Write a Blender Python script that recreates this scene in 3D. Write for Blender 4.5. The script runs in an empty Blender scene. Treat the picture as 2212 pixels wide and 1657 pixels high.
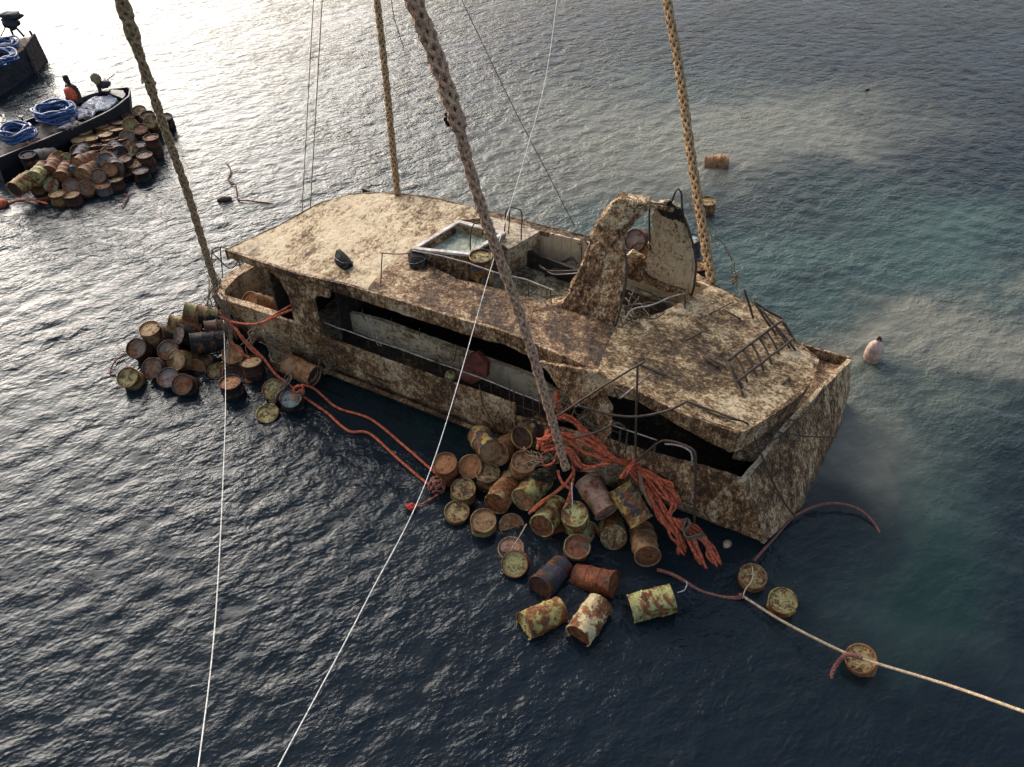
import bpy, bmesh, math, random
import numpy as np
from mathutils import Vector, Matrix
from mathutils.geometry import tessellate_polygon
from mathutils import noise as mnoise
random.seed(7); rng = np.random.default_rng(11)
sc = bpy.context.scene
COL = sc.collection
rad = math.radians

# ------------------------------------------------------------------ camera, sky, sun, exposure
CAMH, PITCH, FPX = 12.0, rad(42.6), 1735.0       # camera height above the water, downward pitch, focal length in px of a 2211 px wide frame
cam = bpy.data.objects.new('camera', bpy.data.cameras.new('camera')); COL.objects.link(cam)
cam.location = (0, 0, CAMH); cam.rotation_euler = (rad(90) - PITCH, 0, 0)
cam.data.sensor_width = 36; cam.data.lens = 36 * FPX / 2211.0
cam.data.clip_end = 8000; cam.data.clip_start = .05
sc.camera = cam
SUN_EL, SUN_AZ = rad(26), rad(-34)               # azimuth from +Y towards +X
world = bpy.data.worlds.new('World'); sc.world = world; world.use_nodes = True
wn = world.node_tree.nodes; wl = world.node_tree.links; wn.clear()
wo = wn.new('ShaderNodeOutputWorld'); bg = wn.new('ShaderNodeBackground'); sky = wn.new('ShaderNodeTexSky')
sky.sky_type = 'NISHITA'; sky.sun_disc = False; sky.sun_elevation = SUN_EL; sky.sun_rotation = SUN_AZ
sky.air_density = 1.0; sky.dust_density = 3.5; sky.ozone_density = 1.0; sky.altitude = 0
bw = wn.new('ShaderNodeRGBToBW'); mx = wn.new('ShaderNodeMix'); mx.data_type = 'RGBA'
tc = wn.new('ShaderNodeTexCoord'); nz = wn.new('ShaderNodeTexNoise'); nz.inputs['Scale'].default_value = 2.2; nz.inputs['Detail'].default_value = 5
rp = wn.new('ShaderNodeMapRange'); rp.inputs[1].default_value = .35; rp.inputs[2].default_value = .65; rp.inputs[3].default_value = .0; rp.inputs[4].default_value = .6
wl.new(sky.outputs[0], bw.inputs[0]); wl.new(tc.outputs['Generated'], nz.inputs['Vector'])
dt = wn.new('ShaderNodeVectorMath'); dt.operation = 'DOT_PRODUCT'; dt.inputs[1].default_value = (math.sin(SUN_AZ - rad(25)), math.cos(SUN_AZ - rad(25)), 0)
wl.new(tc.outputs['Generated'], dt.inputs[0]); wl.new(nz.outputs[0], rp.inputs[0])
am = wn.new('ShaderNodeMath'); am.operation = 'MULTIPLY_ADD'; am.use_clamp = True; am.inputs[1].default_value = .38
wl.new(dt.outputs['Value'], am.inputs[0]); wl.new(rp.outputs[0], am.inputs[2]); wl.new(am.outputs[0], mx.inputs[0])
cl = wn.new('ShaderNodeVectorMath'); cl.operation = 'SCALE'      # clouds: the sky's own light, greyed
comb = wn.new('ShaderNodeCombineXYZ')
ov = wn.new('ShaderNodeMath'); ov.operation = 'MULTIPLY_ADD'; ov.inputs[1].default_value = .85; ov.inputs[2].default_value = .7   # overcast layer
wl.new(bw.outputs[0], ov.inputs[0])
for i in range(3): wl.new(ov.outputs[0], comb.inputs[i])
cl.inputs['Scale'].default_value = 1.0
wl.new(comb.outputs[0], cl.inputs[0])
wl.new(sky.outputs[0], mx.inputs[6]); wl.new(cl.outputs[0], mx.inputs[7])
wl.new(mx.outputs[2], bg.inputs[0]); bg.inputs[1].default_value = .08
wl.new(bg.outputs[0], wo.inputs[0])
sund = bpy.data.lights.new('sun', 'SUN'); sund.energy = 1.0; sund.angle = rad(54); sund.color = (1, .93, .84)
sun = bpy.data.objects.new('sun', sund); COL.objects.link(sun)
sdir = Vector((math.sin(SUN_AZ) * math.cos(SUN_EL), math.cos(SUN_AZ) * math.cos(SUN_EL), math.sin(SUN_EL)))
sun.rotation_euler = sdir.to_track_quat('Z', 'Y').to_euler()
sc.view_settings.view_transform = 'Standard'; sc.view_settings.look = 'None'
sc.view_settings.exposure = 1.65; sc.view_settings.gamma = 1
sc.render.engine = 'CYCLES'
sc.cycles.max_bounces = 6; sc.cycles.transparent_max_bounces = 8; sc.cycles.caustics_reflective = False; sc.cycles.caustics_refractive = False
sc.cycles.use_denoising = True; sc.cycles.sample_clamp_indirect = 4

# ------------------------------------------------------------------ measuring helpers
# Points are surveyed from the photograph: a sight line through (x, y) is met with the surface the point lies on.
Wd, Hd = 2211.0, 1657.0
F = Vector((0, math.cos(PITCH), -math.sin(PITCH))); Uv = Vector((0, math.sin(PITCH), math.cos(PITCH))); CP = Vector((0, 0, CAMH))
def ray(x, y): return F + Vector((1, 0, 0)) * ((x - Wd / 2) / FPX) - Uv * ((y - Hd / 2) / FPX)
def at(x, y, z):
    v = ray(x, y); return CP + v * ((z - CAMH) / v.z)
def dep(x, y, w): return CP + ray(x, y) * w
US = Vector((.8788, -.4772, 0)); NT = Vector((.4772, .8788, 0)); UP = Vector((0, 0, 1))   # the wreck's long axis, across, up
def W(s, t, z): return US * s + NT * t + UP * z
def pl(x, y, a, b, c, d):
    N = US * a + NT * b + UP * c; v = ray(x, y); return CP + v * ((d - N.dot(CP)) / N.dot(v))
KR = .07
def RF(x, y, z0=2.6): return pl(x, y, 0, -KR, 1, z0 - KR * 9.7)       # on the (listing) roof plane or one parallel to it
def SD(x, y, t): return pl(x, y, 0, 1, 0, t)
ZF = dict(z1=(800, 700, 1.657), z2=(1900, 700, 1.3806), z3=(1600, 1500, 1.4408), z4=(1600, 800, 2.765), z5=(2300, 750, 3.013), z6=(2100, 1400, 1.95),
          z7=(400, 1100, 2.212), z8=(2500, 1400, 1.506), zp=(0, 400, 3.16), zb=(200, 280, 6.144), zc=(0, 80, 6.63), z9=(2400, 1700, 1.2105), z10=(2500, 500, 2.011), z0=(0, 0, 1.841))
def Z(k, x, y):
    a, b, s = ZF[k]; return ((a + x / s) * .53979, (b + y / s) * .53979)

# ------------------------------------------------------------------ materials
def new_mat(name):
    m = bpy.data.materials.new(name); m.use_nodes = True
    nt = m.node_tree; return m, nt, nt.nodes, nt.links, nt.nodes['Principled BSDF']
def coords(N, L, scale=(1, 1, 1), rnd=True):
    tcn = N.new('ShaderNodeTexCoord'); mp = N.new('ShaderNodeMapping'); mp.inputs['Scale'].default_value = scale
    L.new(tcn.outputs['Object'], mp.inputs[0])
    if rnd:
        oi = N.new('ShaderNodeObjectInfo'); mu = N.new('ShaderNodeMath'); mu.operation = 'MULTIPLY'; mu.inputs[1].default_value = 37
        L.new(oi.outputs['Random'], mu.inputs[0]); L.new(mu.outputs[0], mp.inputs['Location'])
    return mp.outputs[0]
def noise(N, L, vec, scale, detail=6, rough=.6, dist=0):
    n = N.new('ShaderNodeTexNoise'); n.inputs['Scale'].default_value = scale; n.inputs['Detail'].default_value = detail
    n.inputs['Roughness'].default_value = rough; n.inputs['Distortion'].default_value = dist
    L.new(vec, n.inputs['Vector']); return n.outputs[0]
def ramp(N, L, fac, stops, interp='LINEAR'):
    r = N.new('ShaderNodeValToRGB'); r.color_ramp.interpolation = interp
    e = r.color_ramp.elements
    while len(e) < len(stops): e.new(.5)
    for k, (p, c) in enumerate(stops):
        e[k].position = p; e[k].color = (*c, 1) if len(c) == 3 else c
    L.new(fac, r.inputs[0]); return r.outputs[0]
def mix(N, L, fac, a, b, mode='MIX'):
    m = N.new('ShaderNodeMix'); m.data_type = 'RGBA'; m.blend_type = mode
    for i, v in ((0, fac), (6, a), (7, b)):
        if isinstance(v, (int, float)): m.inputs[i].default_value = v
        elif isinstance(v, tuple): m.inputs[i].default_value = (*v, 1)
        else: L.new(v, m.inputs[i])
    return m.outputs[2]
def thr(N, L, v, lo, hi, a=0., b=1.):
    r = N.new('ShaderNodeMapRange'); r.clamp = True
    r.inputs[1].default_value = lo; r.inputs[2].default_value = hi; r.inputs[3].default_value = a; r.inputs[4].default_value = b
    L.new(v, r.inputs[0]); return r.outputs[0]
def add(N, L, a, b, op='ADD'):
    m = N.new('ShaderNodeMath'); m.operation = op
    for i, v in ((0, a), (1, b)):
        if isinstance(v, (int, float)): m.inputs[i].default_value = v
        else: L.new(v, m.inputs[i])
    return m.outputs[0]
def bump(N, L, P, h, dist, strength=1.):
    b = N.new('ShaderNodeBump'); b.inputs['Distance'].default_value = dist; b.inputs['Strength'].default_value = strength
    L.new(h, b.inputs['Height']); L.new(b.outputs[0], P.inputs['Normal'])

def encrusted(name, light=0., stretch=(1, 1, 1), warm=1., rough=.75, tint=None):
    """GRP hull covered in silt, barnacles and dead growth; light shifts it from dark brown to bleached cream."""
    m, nt, N, L, P = new_mat(name)
    v = coords(N, L, stretch, rnd=False)
    big = noise(N, L, v, .9, 5, .65, .4); mid = noise(N, L, v, 5.5, 9, .72, .3); fine = noise(N, L, v, 30, 6, .75)
    vo = N.new('ShaderNodeTexVoronoi'); vo.inputs['Scale'].default_value = 26; L.new(v, vo.inputs['Vector'])
    mid2 = noise(N, L, v, 15, 5, .8)
    f = add(N, L, add(N, L, add(N, L, big, .90, 'MULTIPLY'), add(N, L, mid, .85, 'MULTIPLY')), add(N, L, add(N, L, fine, .40, 'MULTIPLY'), add(N, L, mid2, 1.0, 'MULTIPLY')))
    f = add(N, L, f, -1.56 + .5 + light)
    w = warm
    c = ramp(N, L, f, [(.26, (.018, .011, .007)), (.40, (.068 * w, .036, .014)), (.50, (.19 * w, .108, .042)), (.60, (.42 * w, .272, .130)), (.71, (.80, .66, .45))])
    # orange-rust weeps, a few green-black growths, white barnacle specks
    ru = noise(N, L, v, 2.3, 6, .7, .6)
    c = mix(N, L, thr(N, L, ru, .60, .74, 0, .55), c, (.24, .105, .028))
    mp2 = N.new('ShaderNodeMapping'); mp2.inputs['Scale'].default_value = (4.5, 4.5, .35); L.new(v, mp2.inputs[0])
    stn = noise(N, L, mp2.outputs[0], 1.6, 5, .65)
    c = mix(N, L, thr(N, L, stn, .56, .70, 0, .6), c, (.17, .075, .022))
    c = mix(N, L, thr(N, L, stn, .30, .42, .55, 0), c, (.03, .020, .012))
    gr = noise(N, L, v, 1.7, 6, .7, .2)
    c = mix(N, L, thr(N, L, gr, .30, .40, .55, 0), c, (.045, .04, .022))
    sp = thr(N, L, vo.outputs['Distance'], .10, .20, 1, 0)
    spm = add(N, L, sp, thr(N, L, noise(N, L, v, 4, 3), .40, .58), 'MULTIPLY')
    c = mix(N, L, add(N, L, spm, .75, 'MULTIPLY'), c, (.62, .55, .43))
    c = mix(N, L, 1., c, tint or (1.05, .97, .87), 'MULTIPLY')
    ge = N.new('ShaderNodeNewGeometry'); sx = N.new('ShaderNodeSeparateXYZ'); L.new(ge.outputs['Position'], sx.inputs[0])   # wet tide band just above the water
    wet = thr(N, L, add(N, L, sx.outputs[2], add(N, L, mid, -.35, 'MULTIPLY')), -.06, .05, 1, 0)
    c = mix(N, L, add(N, L, wet, .85, 'MULTIPLY'), c, mix(N, L, 1., c, (.38, .36, .30), 'MULTIPLY'))
    L.new(c, P.inputs['Base Color'])
    L.new(thr(N, L, mid, .3, .7, rough + .12, rough - .25), P.inputs['Roughness'])
    h = add(N, L, add(N, L, fine, 1.1, 'MULTIPLY'), add(N, L, add(N, L, add(N, L, mid, 1.0, 'MULTIPLY'), mid2), sp))
    bump(N, L, P, h, .034)
    return m
M = {}
M['roof'] = encrusted('bleached_growth', .165, (1, .55, 1), .98)
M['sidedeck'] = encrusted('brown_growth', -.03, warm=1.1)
M['fascia'] = encrusted('rusty_growth', .0, (1, 1, .6), 1.1)
M['bow'] = encrusted('dusty_growth', .055, (.7, 1, 1), .95)
M['hull'] = encrusted('hull_growth', .06, (1, 1, .7), 1.08)
M['hullbow'] = encrusted('bow_growth', .03, (1, 1, .5), 1.12)
M['arch'] = encrusted('arch_growth', .06, (1, 1, .6), 1.12)
M['archwhite'] = encrusted('pale_arch_growth', .27, (1, 1, .5), .98)
M['inner'] = encrusted('pale_silt', .17, (.6, 1, 1), .95, .5, tint=(.92, .88, .84))
M['floor'] = encrusted('grey_silt', .09, (1, 1, 1), .80, .45, tint=(.84, .86, .92))
M['innerwhite'] = encrusted('clean_gelcoat', .33, (1, 1, .4), .92, .4)
M['dark'] = encrusted('dark_silt_and_shade', -.28, (1, 1, 1), .8, .6)  # near-black silt, also holding the shade of cabin and doorway

def simple(name, col, rough=.6, metal=0, var=.35, scale=8, bumpd=.004, spec=None, dark=None, stretch=(1, 1, 1)):
    m, nt, N, L, P = new_mat(name)
    v = coords(N, L, stretch)
    n1 = noise(N, L, v, scale, 7, .65)
    d = dark or tuple(x * (1 - var) * .55 for x in col)
    c = mix(N, L, thr(N, L, n1, .35, .62), d, col)
    L.new(c, P.inputs['Base Color']); P.inputs['Metallic'].default_value = metal
    P.inputs['Roughness'].default_value = rough
    if spec is not None: P.inputs['Specular IOR Level'].default_value = spec
    bump(N, L, P, noise(N, L, v, scale * 5, 4), bumpd)
    return m
M['rod'] = simple('corroded_rod', (.095, .058, .034), .7, 0, .5, 14, .006)
M['rodlight'] = simple('pale_rail', (.50, .42, .34), .45, 0, .5, 14, .004)
M['black'] = simple('black_plastic', (.005, .005, .006), .6, 0, .2, 9, .01, spec=.12)
M['blackwet'] = simple('wet_black_plastic', (.018, .020, .026), .18, 0, .2, 6, .03)
M['tan_rope'] = simple('tan_rope', (.60, .40, .22), .85, 0, .45, 26, .012)
M['tan_rope2'] = simple('old_rope', (.74, .45, .28), .85, 0, .5, 22, .012)
M['gold_rope'] = simple('gold_rope', (.58, .35, .16), .8, 0, .5, 20, .012)
M['dark_rope'] = simple('dirty_rope', (.20, .135, .08), .85, 0, .5, 20, .01)
M['twine'] = simple('twine', (.30, .21, .13), .85, 0, .5, 20, .004)
M['white_line'] = simple('white_line', (.80, .76, .70), .6, 0, .1, 20, .002)
M['pale_line'] = simple('pale_line', (.66, .48, .30), .6, 0, .2, 20, .002)
M['wire'] = simple('steel_wire', (.16, .13, .11), .5, .3, .2, 20, .001)
M['orange'] = simple('orange_rope', (.85, .19, .075), .75, 0, .55, 18, .01, dark=(.17, .035, .022))
M['orange2'] = simple('faded_orange_rope', (.34, .13, .085), .8, 0, .5, 18, .01, dark=(.16, .06, .05))
M['hose'] = simple('blue_hose', (.035, .10, .30), .4, 0, .45, 6, .004, dark=(.03, .05, .09))
M['boathull'] = simple('tarred_hull', (.018, .018, .024), .55, 0, .3, 5, .01)
M['boatdeck'] = simple('cluttered_deck', (.10, .065, .05), .7, 0, .5, 10, .02)
M['wooddeck'] = simple('worn_wood_deck', (.26, .15, .085), .75, 0, .5, 5, .01, stretch=(1, 4, 1))
M['whitetarp'] = simple('grey_white_tarp', (.62, .60, .63), .6, 0, .2, 7, .02)
M['vest'] = simple('orange_vest', (.85, .14, .05), .7, 0, .3, 20, .005)
M['skin'] = simple('dark_clothes_and_skin', (.035, .022, .02), .7, 0, .3, 20, .003)
M['hair'] = simple('hair', (.008, .007, .007), .8, 0, .2, 30, .003)
M['grey_cloth'] = simple('grey_trousers', (.05, .05, .055), .8, 0, .3, 20, .003)
M['redmetal'] = simple('red_lead_sheet', (.16, .035, .018), .6, 0, .4, 6, .01)
M['redcloth'] = simple('red_rag', (.65, .05, .03), .8, 0, .2, 20, .005)
M['leafy'] = simple('pale_scrap', (.55, .42, .25), .6, 0, .4, 12, .004)
M['bluedrum'] = simple('blue_plastic', (.05, .10, .22), .4, 0, .4, 6, .005)
M['tub_frame'] = simple('white_frame', (.72, .68, .62), .45, 0, .4, 4, .006, dark=(.30, .17, .09), stretch=(1, 1, 1))

def pool_mat():
    m, nt, N, L, P = new_mat('tub_water')
    v = coords(N, L, (1, 1, 1)); n = noise(N, L, v, 3.2, 7, .7, 1.2)
    L.new(ramp(N, L, n, [(.3, (.10, .12, .06)), (.5, (.26, .30, .20)), (.62, (.50, .56, .48)), (.75, (.80, .84, .82))]), P.inputs['Base Color'])
    P.inputs['Roughness'].default_value = .18; bump(N, L, P, noise(N, L, v, 9, 4), .03); return m
M['pool'] = pool_mat()

def drum_mat(name, paint, rust=.5, paint2=None, rustcol=(.15, .06, .026), dark=.35, scale=4., speck=.5):
    m, nt, N, L, P = new_mat(name)
    v = coords(N, L, (1, 1, 1.25))
    a = noise(N, L, v, scale, 8, .68, .35); b = noise(N, L, v, scale * 3.2, 6, .7); f = noise(N, L, v, 46, 5, .75)
    base = paint
    if paint2: base = mix(N, L, thr(N, L, noise(N, L, v, 2.6, 5, .6, .5), .47, .53), paint, paint2)
    else: base = mix(N, L, thr(N, L, b, .35, .65), tuple(x * .6 for x in paint), paint)
    r = ramp(N, L, b, [(.3, tuple(x * .3 for x in rustcol)), (.5, rustcol), (.68, (min(1, rustcol[0] * 2.2), rustcol[1] * 2.3, rustcol[2] * 2.0))])
    c = mix(N, L, thr(N, L, add(N, L, a, add(N, L, f, .22, 'MULTIPLY')), .70 - .26 * rust, .75 - .26 * rust + .02), base, r)
    c = mix(N, L, thr(N, L, noise(N, L, v, scale * 1.7, 7, .7, .2), .30 + .12 * dark, .36 + .12 * dark, .85, 0), c, (.018, .014, .011))
    c = mix(N, L, thr(N, L, f, .60, .70, 0, speck), c, (.42, .32, .16))
    c = mix(N, L, 1., c, (1.12, 1.0, .84), 'MULTIPLY')
    L.new(c, P.inputs['Base Color']); P.inputs['Roughness'].default_value = .68; P.inputs['Specular IOR Level'].default_value = .3
    bump(N, L, P, add(N, L, a, add(N, L, f, .5, 'MULTIPLY')), .02)
    return m
DM = dict(
    palegreen=drum_mat('pale_green_drum_paint', (.42, .44, .20), .5, dark=.7),
    cream=drum_mat('cream_drum_paint', (.62, .55, .36), .55, dark=.6),
    olive=drum_mat('olive_drum_paint', (.24, .23, .10), .55),
    mossy=drum_mat('mossy_drum_paint', (.27, .29, .17), .5, dark=.8),
    yellowblue=drum_mat('yellow_and_blue_drum_paint', (.36, .28, .09), .45, paint2=(.03, .035, .06), dark=.6),
    yellow=drum_mat('yellow_drum_paint', (.46, .40, .15), .6, dark=.5),
    rust=drum_mat('rusted_drum', (.20, .09, .045), .8),
    rusttan=drum_mat('tan_rust_drum', (.34, .21, .12), .45, rustcol=(.20, .10, .05)),
    tan=drum_mat('tan_drum_lid', (.48, .34, .20), .35, rustcol=(.22, .12, .06), dark=.2),
    pinkgrey=drum_mat('pink_grey_drum', (.40, .27, .215), .3, rustcol=(.20, .10, .07), dark=.15, speck=.2),
    pinkrust=drum_mat('pink_rust_drum', (.38, .18, .10), .55, paint2=(.32, .30, .17)),
    blue=drum_mat('dark_blue_drum_paint', (.022, .035, .075), .35, paint2=(.03, .03, .035), rustcol=(.10, .035, .018), dark=.4, speck=.15),
    bluegrey=drum_mat('blue_grey_drum_paint', (.13, .17, .20), .4, dark=.4, speck=.3),
    shiny=drum_mat('wet_blue_lid', (.16, .24, .28), .2, dark=.1, speck=.0),
    greylid=drum_mat('grey_brown_lid', (.20, .165, .15), .45, dark=.3, speck=.3),
    lilac=drum_mat('lilac_grey_lid', (.23, .19, .20), .3, dark=.2, speck=.3),
    redlid=drum_mat('red_brown_lid', (.20, .065, .045), .5, paint2=(.13, .11, .10)),
    redyellow=drum_mat('red_drum_paint', (.15, .045, .022), .5, rustcol=(.16, .05, .02), dark=.7),
    rust_and_shade=drum_mat('rust_and_shade_drum', (.05, .026, .020), .7, rustcol=(.06, .028, .018), dark=.5, speck=.1),  # dark rust, also standing for shade on drum sides and in open ends
    black=drum_mat('black_and_shade_drum', (.014, .014, .017), .2, dark=.2, speck=.05),  # near black, also standing for shaded drum sides
    yelspeck=drum_mat('yellow_speckled_lid', (.44, .40, .19), .35, rustcol=(.12, .07, .035), scale=9, dark=.7, speck=.6),
    tanspeck=drum_mat('tan_speckled_lid', (.44, .34, .17), .45, rustcol=(.11, .06, .035), scale=9, dark=.7, speck=.6),
    orangelid=drum_mat('orange_brown_lid', (.36, .16, .07), .4, rustcol=(.22, .10, .05), dark=.2),
)
DM['shiny'].node_tree.nodes['Principled BSDF'].inputs['Roughness'].default_value = .15

# ------------------------------------------------------------------ object helpers
def empty(name, loc, label=None, cat=None, group=None, rot=None):
    o = bpy.data.objects.new(name, None); COL.objects.link(o); o.location = loc; o.empty_display_size = .2
    if rot is not None: o.rotation_euler = rot
    tag(o, label, cat, group); bpy.context.view_layer.update(); return o
def tag(o, label=None, cat=None, group=None, kind=None):
    if label: o['label'] = label
    if cat: o['category'] = cat
    if group: o['group'] = group
    if kind: o['kind'] = kind
    return o
def rootmat(p):
    m = Matrix.Identity(4)
    while p is not None: m = p.matrix_basis @ m; p = p.parent
    return m
def link(name, me, mat, parent=None):
    if mat is not None and not me.materials: me.materials.append(mat)
    o = bpy.data.objects.new(name, me); COL.objects.link(o); o.parent = parent; return o
def obj(name, verts, faces, mat, parent=None, smooth=False):
    """verts in world space"""
    if parent is not None:
        inv = rootmat(parent).inverted()
    else:
        c = sum((Vector(v) for v in verts), Vector()) / len(verts); inv = Matrix.Translation(-c)
    me = bpy.data.meshes.new(name); me.from_pydata([inv @ Vector(v) for v in verts], [], faces)
    if smooth: me.polygons.foreach_set('use_smooth', [True] * len(me.polygons))
    me.update(); o = link(name, me, mat, parent)
    if parent is None: o.location = c
    return o
def rough(o, lev=3, amp=.02, size=.35):
    s = o.modifiers.new('s', 'SUBSURF'); s.subdivision_type = 'SIMPLE'; s.levels = s.render_levels = lev
    for k, (a, z) in enumerate(((amp, size), (amp * .5, size * .22))):
        t = bpy.data.textures.new('growth', 'CLOUDS'); t.noise_scale = z; t.noise_depth = 3
        d = o.modifiers.new('d%d' % k, 'DISPLACE'); d.texture = t; d.strength = a * 2; d.mid_level = .5; d.texture_coords = 'GLOBAL'
    return o
def slab(name, poly, off, mat, parent, holes=(), lev=3, amp=.018, size=.35):
    """poly (list of points) swept by off into a solid"""
    loops = [list(poly)] + [list(h) for h in holes]
    flat = [p for l in loops for p in l]; n = len(flat)
    tris = [tuple(t) for t in tessellate_polygon([[Vector(p) for p in l] for l in loops])]
    verts = flat + [Vector(p) + Vector(off) for p in flat]
    nrm = Vector()
    for a, b, c in tris: nrm += (Vector(flat[b]) - Vector(flat[a])).cross(Vector(flat[c]) - Vector(flat[a]))
    flip = nrm.dot(Vector(off)) > 0
    faces = []
    for t in tris:
        a = t if not flip else t[::-1]
        faces.append(a); faces.append(tuple(i + n for i in a[::-1]))
    base = 0
    for l in loops:
        k = len(l)
        for i in range(k): faces.append((base + i, base + (i + 1) % k, base + (i + 1) % k + n, base + i + n))
        base += k
    inv = rootmat(parent).inverted() if parent else Matrix.Identity(4)
    bm = bmesh.new(); vs = [bm.verts.new(inv @ Vector(v)) for v in verts]
    for f in faces:
        try: bm.faces.new([vs[i] for i in f])
        except ValueError: pass
    long = [e for e in bm.edges if e.calc_length() > .45]
    for _ in range(3):
        long = [e for e in bm.edges if e.calc_length() > .45]
        if not long: break
        bmesh.ops.subdivide_edges(bm, edges=long, cuts=1); bmesh.ops.triangulate(bm, faces=bm.faces)
    bmesh.ops.recalc_face_normals(bm, faces=bm.faces)
    me = bpy.data.meshes.new(name); bm.to_mesh(me); bm.free()
    o = link(name, me, mat, parent)
    if lev: rough(o, lev, amp, size)
    return o
def smooth_path(pts, step):
    pts = [Vector(p) for p in pts]
    if len(pts) == 2: out = pts
    else:
        P = [pts[0] * 2 - pts[1]] + pts + [pts[-1] * 2 - pts[-2]]; out = []
        for i in range(1, len(P) - 2):
            k = max(2, int((P[i + 1] - P[i]).length / step))
            for j in range(k):
                t = j / k; a, b, c, d = P[i - 1], P[i], P[i + 1], P[i + 2]
                out.append(.5 * ((2 * b) + (-a + c) * t + (2 * a - 5 * b + 4 * c - d) * t * t + (-a + 3 * b - 3 * c + d) * t ** 3))
        out.append(pts[-1])
    res = [out[0]]; acc = 0
    for a, b in zip(out, out[1:]):
        l = (b - a).length
        while acc + step <= l:
            acc += step; res.append(a.lerp(b, acc / l))
        acc -= l
    res.append(out[-1]); return res
def frames(path):
    fr = []; n = None
    for i, p in enumerate(path):
        d = (path[min(i + 1, len(path) - 1)] - path[max(i - 1, 0)])
        d = d.normalized() if d.length > 1e-9 else Vector((0, 0, 1))
        if n is None: n = d.orthogonal().normalized()
        n = (n - d * n.dot(d)); n = n.normalized() if n.length > 1e-6 else d.orthogonal().normalized()
        fr.append((p, n, d.cross(n)))
    return fr
def tube_geo(V, Fc, path, r, seg=6):
    fr = frames(path); b = len(V); n = len(path)
    for i, (p, a, c) in enumerate(fr):
        rr = r(i / max(1, n - 1)) if callable(r) else r
        for k in range(seg):
            th = 2 * math.pi * k / seg; V.append(p + a * (rr * math.cos(th)) + c * (rr * math.sin(th)))
    for i in range(n - 1):
        for k in range(seg):
            Fc.append((b + i * seg + k, b + i * seg + (k + 1) % seg, b + (i + 1) * seg + (k + 1) % seg, b + (i + 1) * seg + k))
    Fc.append(tuple(b + k for k in reversed(range(seg)))); Fc.append(tuple(b + (n - 1) * seg + k for k in range(seg)))
def tube(name, pts, r, mat, parent=None, step=.12, seg=7, kink=0.):
    path = smooth_path(pts, step)
    if kink: path = [p + Vector(mnoise.noise_vector(p * 3.1)) * kink for p in path]
    V, Fc = [], []; tube_geo(V, Fc, path, r, seg); return obj(name, V, Fc, mat, parent, True)
def twist(name, pts, r, mat, parent=None, strands=3, pitch=None, seg=6, wob=.0, many=False):
    """laid rope: strands wound round a centre line. pts may be a list of paths when many"""
    V, Fc = [], []
    pitch = pitch or r * 7
    for path0 in (pts if many else [pts]):
        path = smooth_path(path0, pitch / 7)
        if wob: path = [p + Vector(mnoise.noise_vector(p * 1.7)) * wob for p in path]
        fr = frames(path); s = 0; cum = [0]
        for a, b in zip(path, path[1:]): s += (b - a).length; cum.append(s)
        for k in range(strands):
            sp = []
            for (p, a, c), l in zip(fr, cum):
                th = 2 * math.pi * (l / pitch + k / strands)
                sp.append(p + a * (r * .52 * math.cos(th)) + c * (r * .52 * math.sin(th)))
            tube_geo(V, Fc, sp, r * .56, seg)
    return obj(name, V, Fc, mat, parent, True)
def plait(name, pts, r, mat, parent=None, pitch=None, n=4, rfun=None, seg=6):
    """plaited lifting sling: n pairs of strands crossing each other"""
    V, Fc = [], []; pitch = pitch or r * 7
    path = smooth_path(pts, pitch / 16); fr = frames(path); s = 0; cum = [0]
    for a, b in zip(path, path[1:]): s += (b - a).length; cum.append(s)
    for sgn in (1, -1):
        for k in range(n):
            sp = []
            for (p, a, c), l in zip(fr, cum):
                R = r * (rfun(l / s) if rfun else 1)
                th = 2 * math.pi * (sgn * l / pitch + (k + (.5 if sgn < 0 else 0)) / n)
                wv = 1 + .16 * math.cos(2 * math.pi * n * 2 * l / pitch * .5 + math.pi * k + (math.pi if sgn < 0 else 0))
                sp.append(p + a * (R * .66 * wv * math.cos(th)) + c * (R * .66 * wv * math.sin(th)))
            tube_geo(V, Fc, sp, (lambda t: r * .31 * (rfun(t) if rfun else 1)), seg)
    return obj(name, V, Fc, mat, parent, True)
def box(name, c, sx, sy, sz, mat, parent=None, rz=0, bev=.01):
    bm = bmesh.new(); bmesh.ops.create_cube(bm, size=1)
    bmesh.ops.scale(bm, vec=(sx, sy, sz), verts=bm.verts)
    bmesh.ops.bevel(bm, geom=bm.edges[:], offset=bev, segments=1, affect='EDGES')
    bmesh.ops.rotate(bm, matrix=Matrix.Rotation(rz, 3, 'Z'), verts=bm.verts, cent=(0, 0, 0))
    vs = [v.co + Vector(c) for v in bm.verts]; bm.verts.index_update(); fs = [[v.index for v in f.verts] for f in bm.faces]; bm.free()
    return obj(name, vs, fs, mat, parent)
def lump(name, c, rx, ry, rz, mat, parent=None, amp=.25, seed=0, sub=3, rot=0):
    bm = bmesh.new(); bmesh.ops.create_icosphere(bm, subdivisions=sub, radius=1)
    R = Matrix.Rotation(rot, 3, 'Z'); vs = []
    for v in bm.verts:
        k = 1 + amp * mnoise.noise(v.co * 1.6 + Vector((seed, seed * 2, 0)))
        vs.append(Vector(c) + R @ Vector((v.co.x * rx * k, v.co.y * ry * k, v.co.z * rz * k)))
    bm.verts.index_update(); fs = [[v.index for v in f.verts] for f in bm.faces]; bm.free()
    return obj(name, vs, fs, mat, parent, True)

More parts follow.
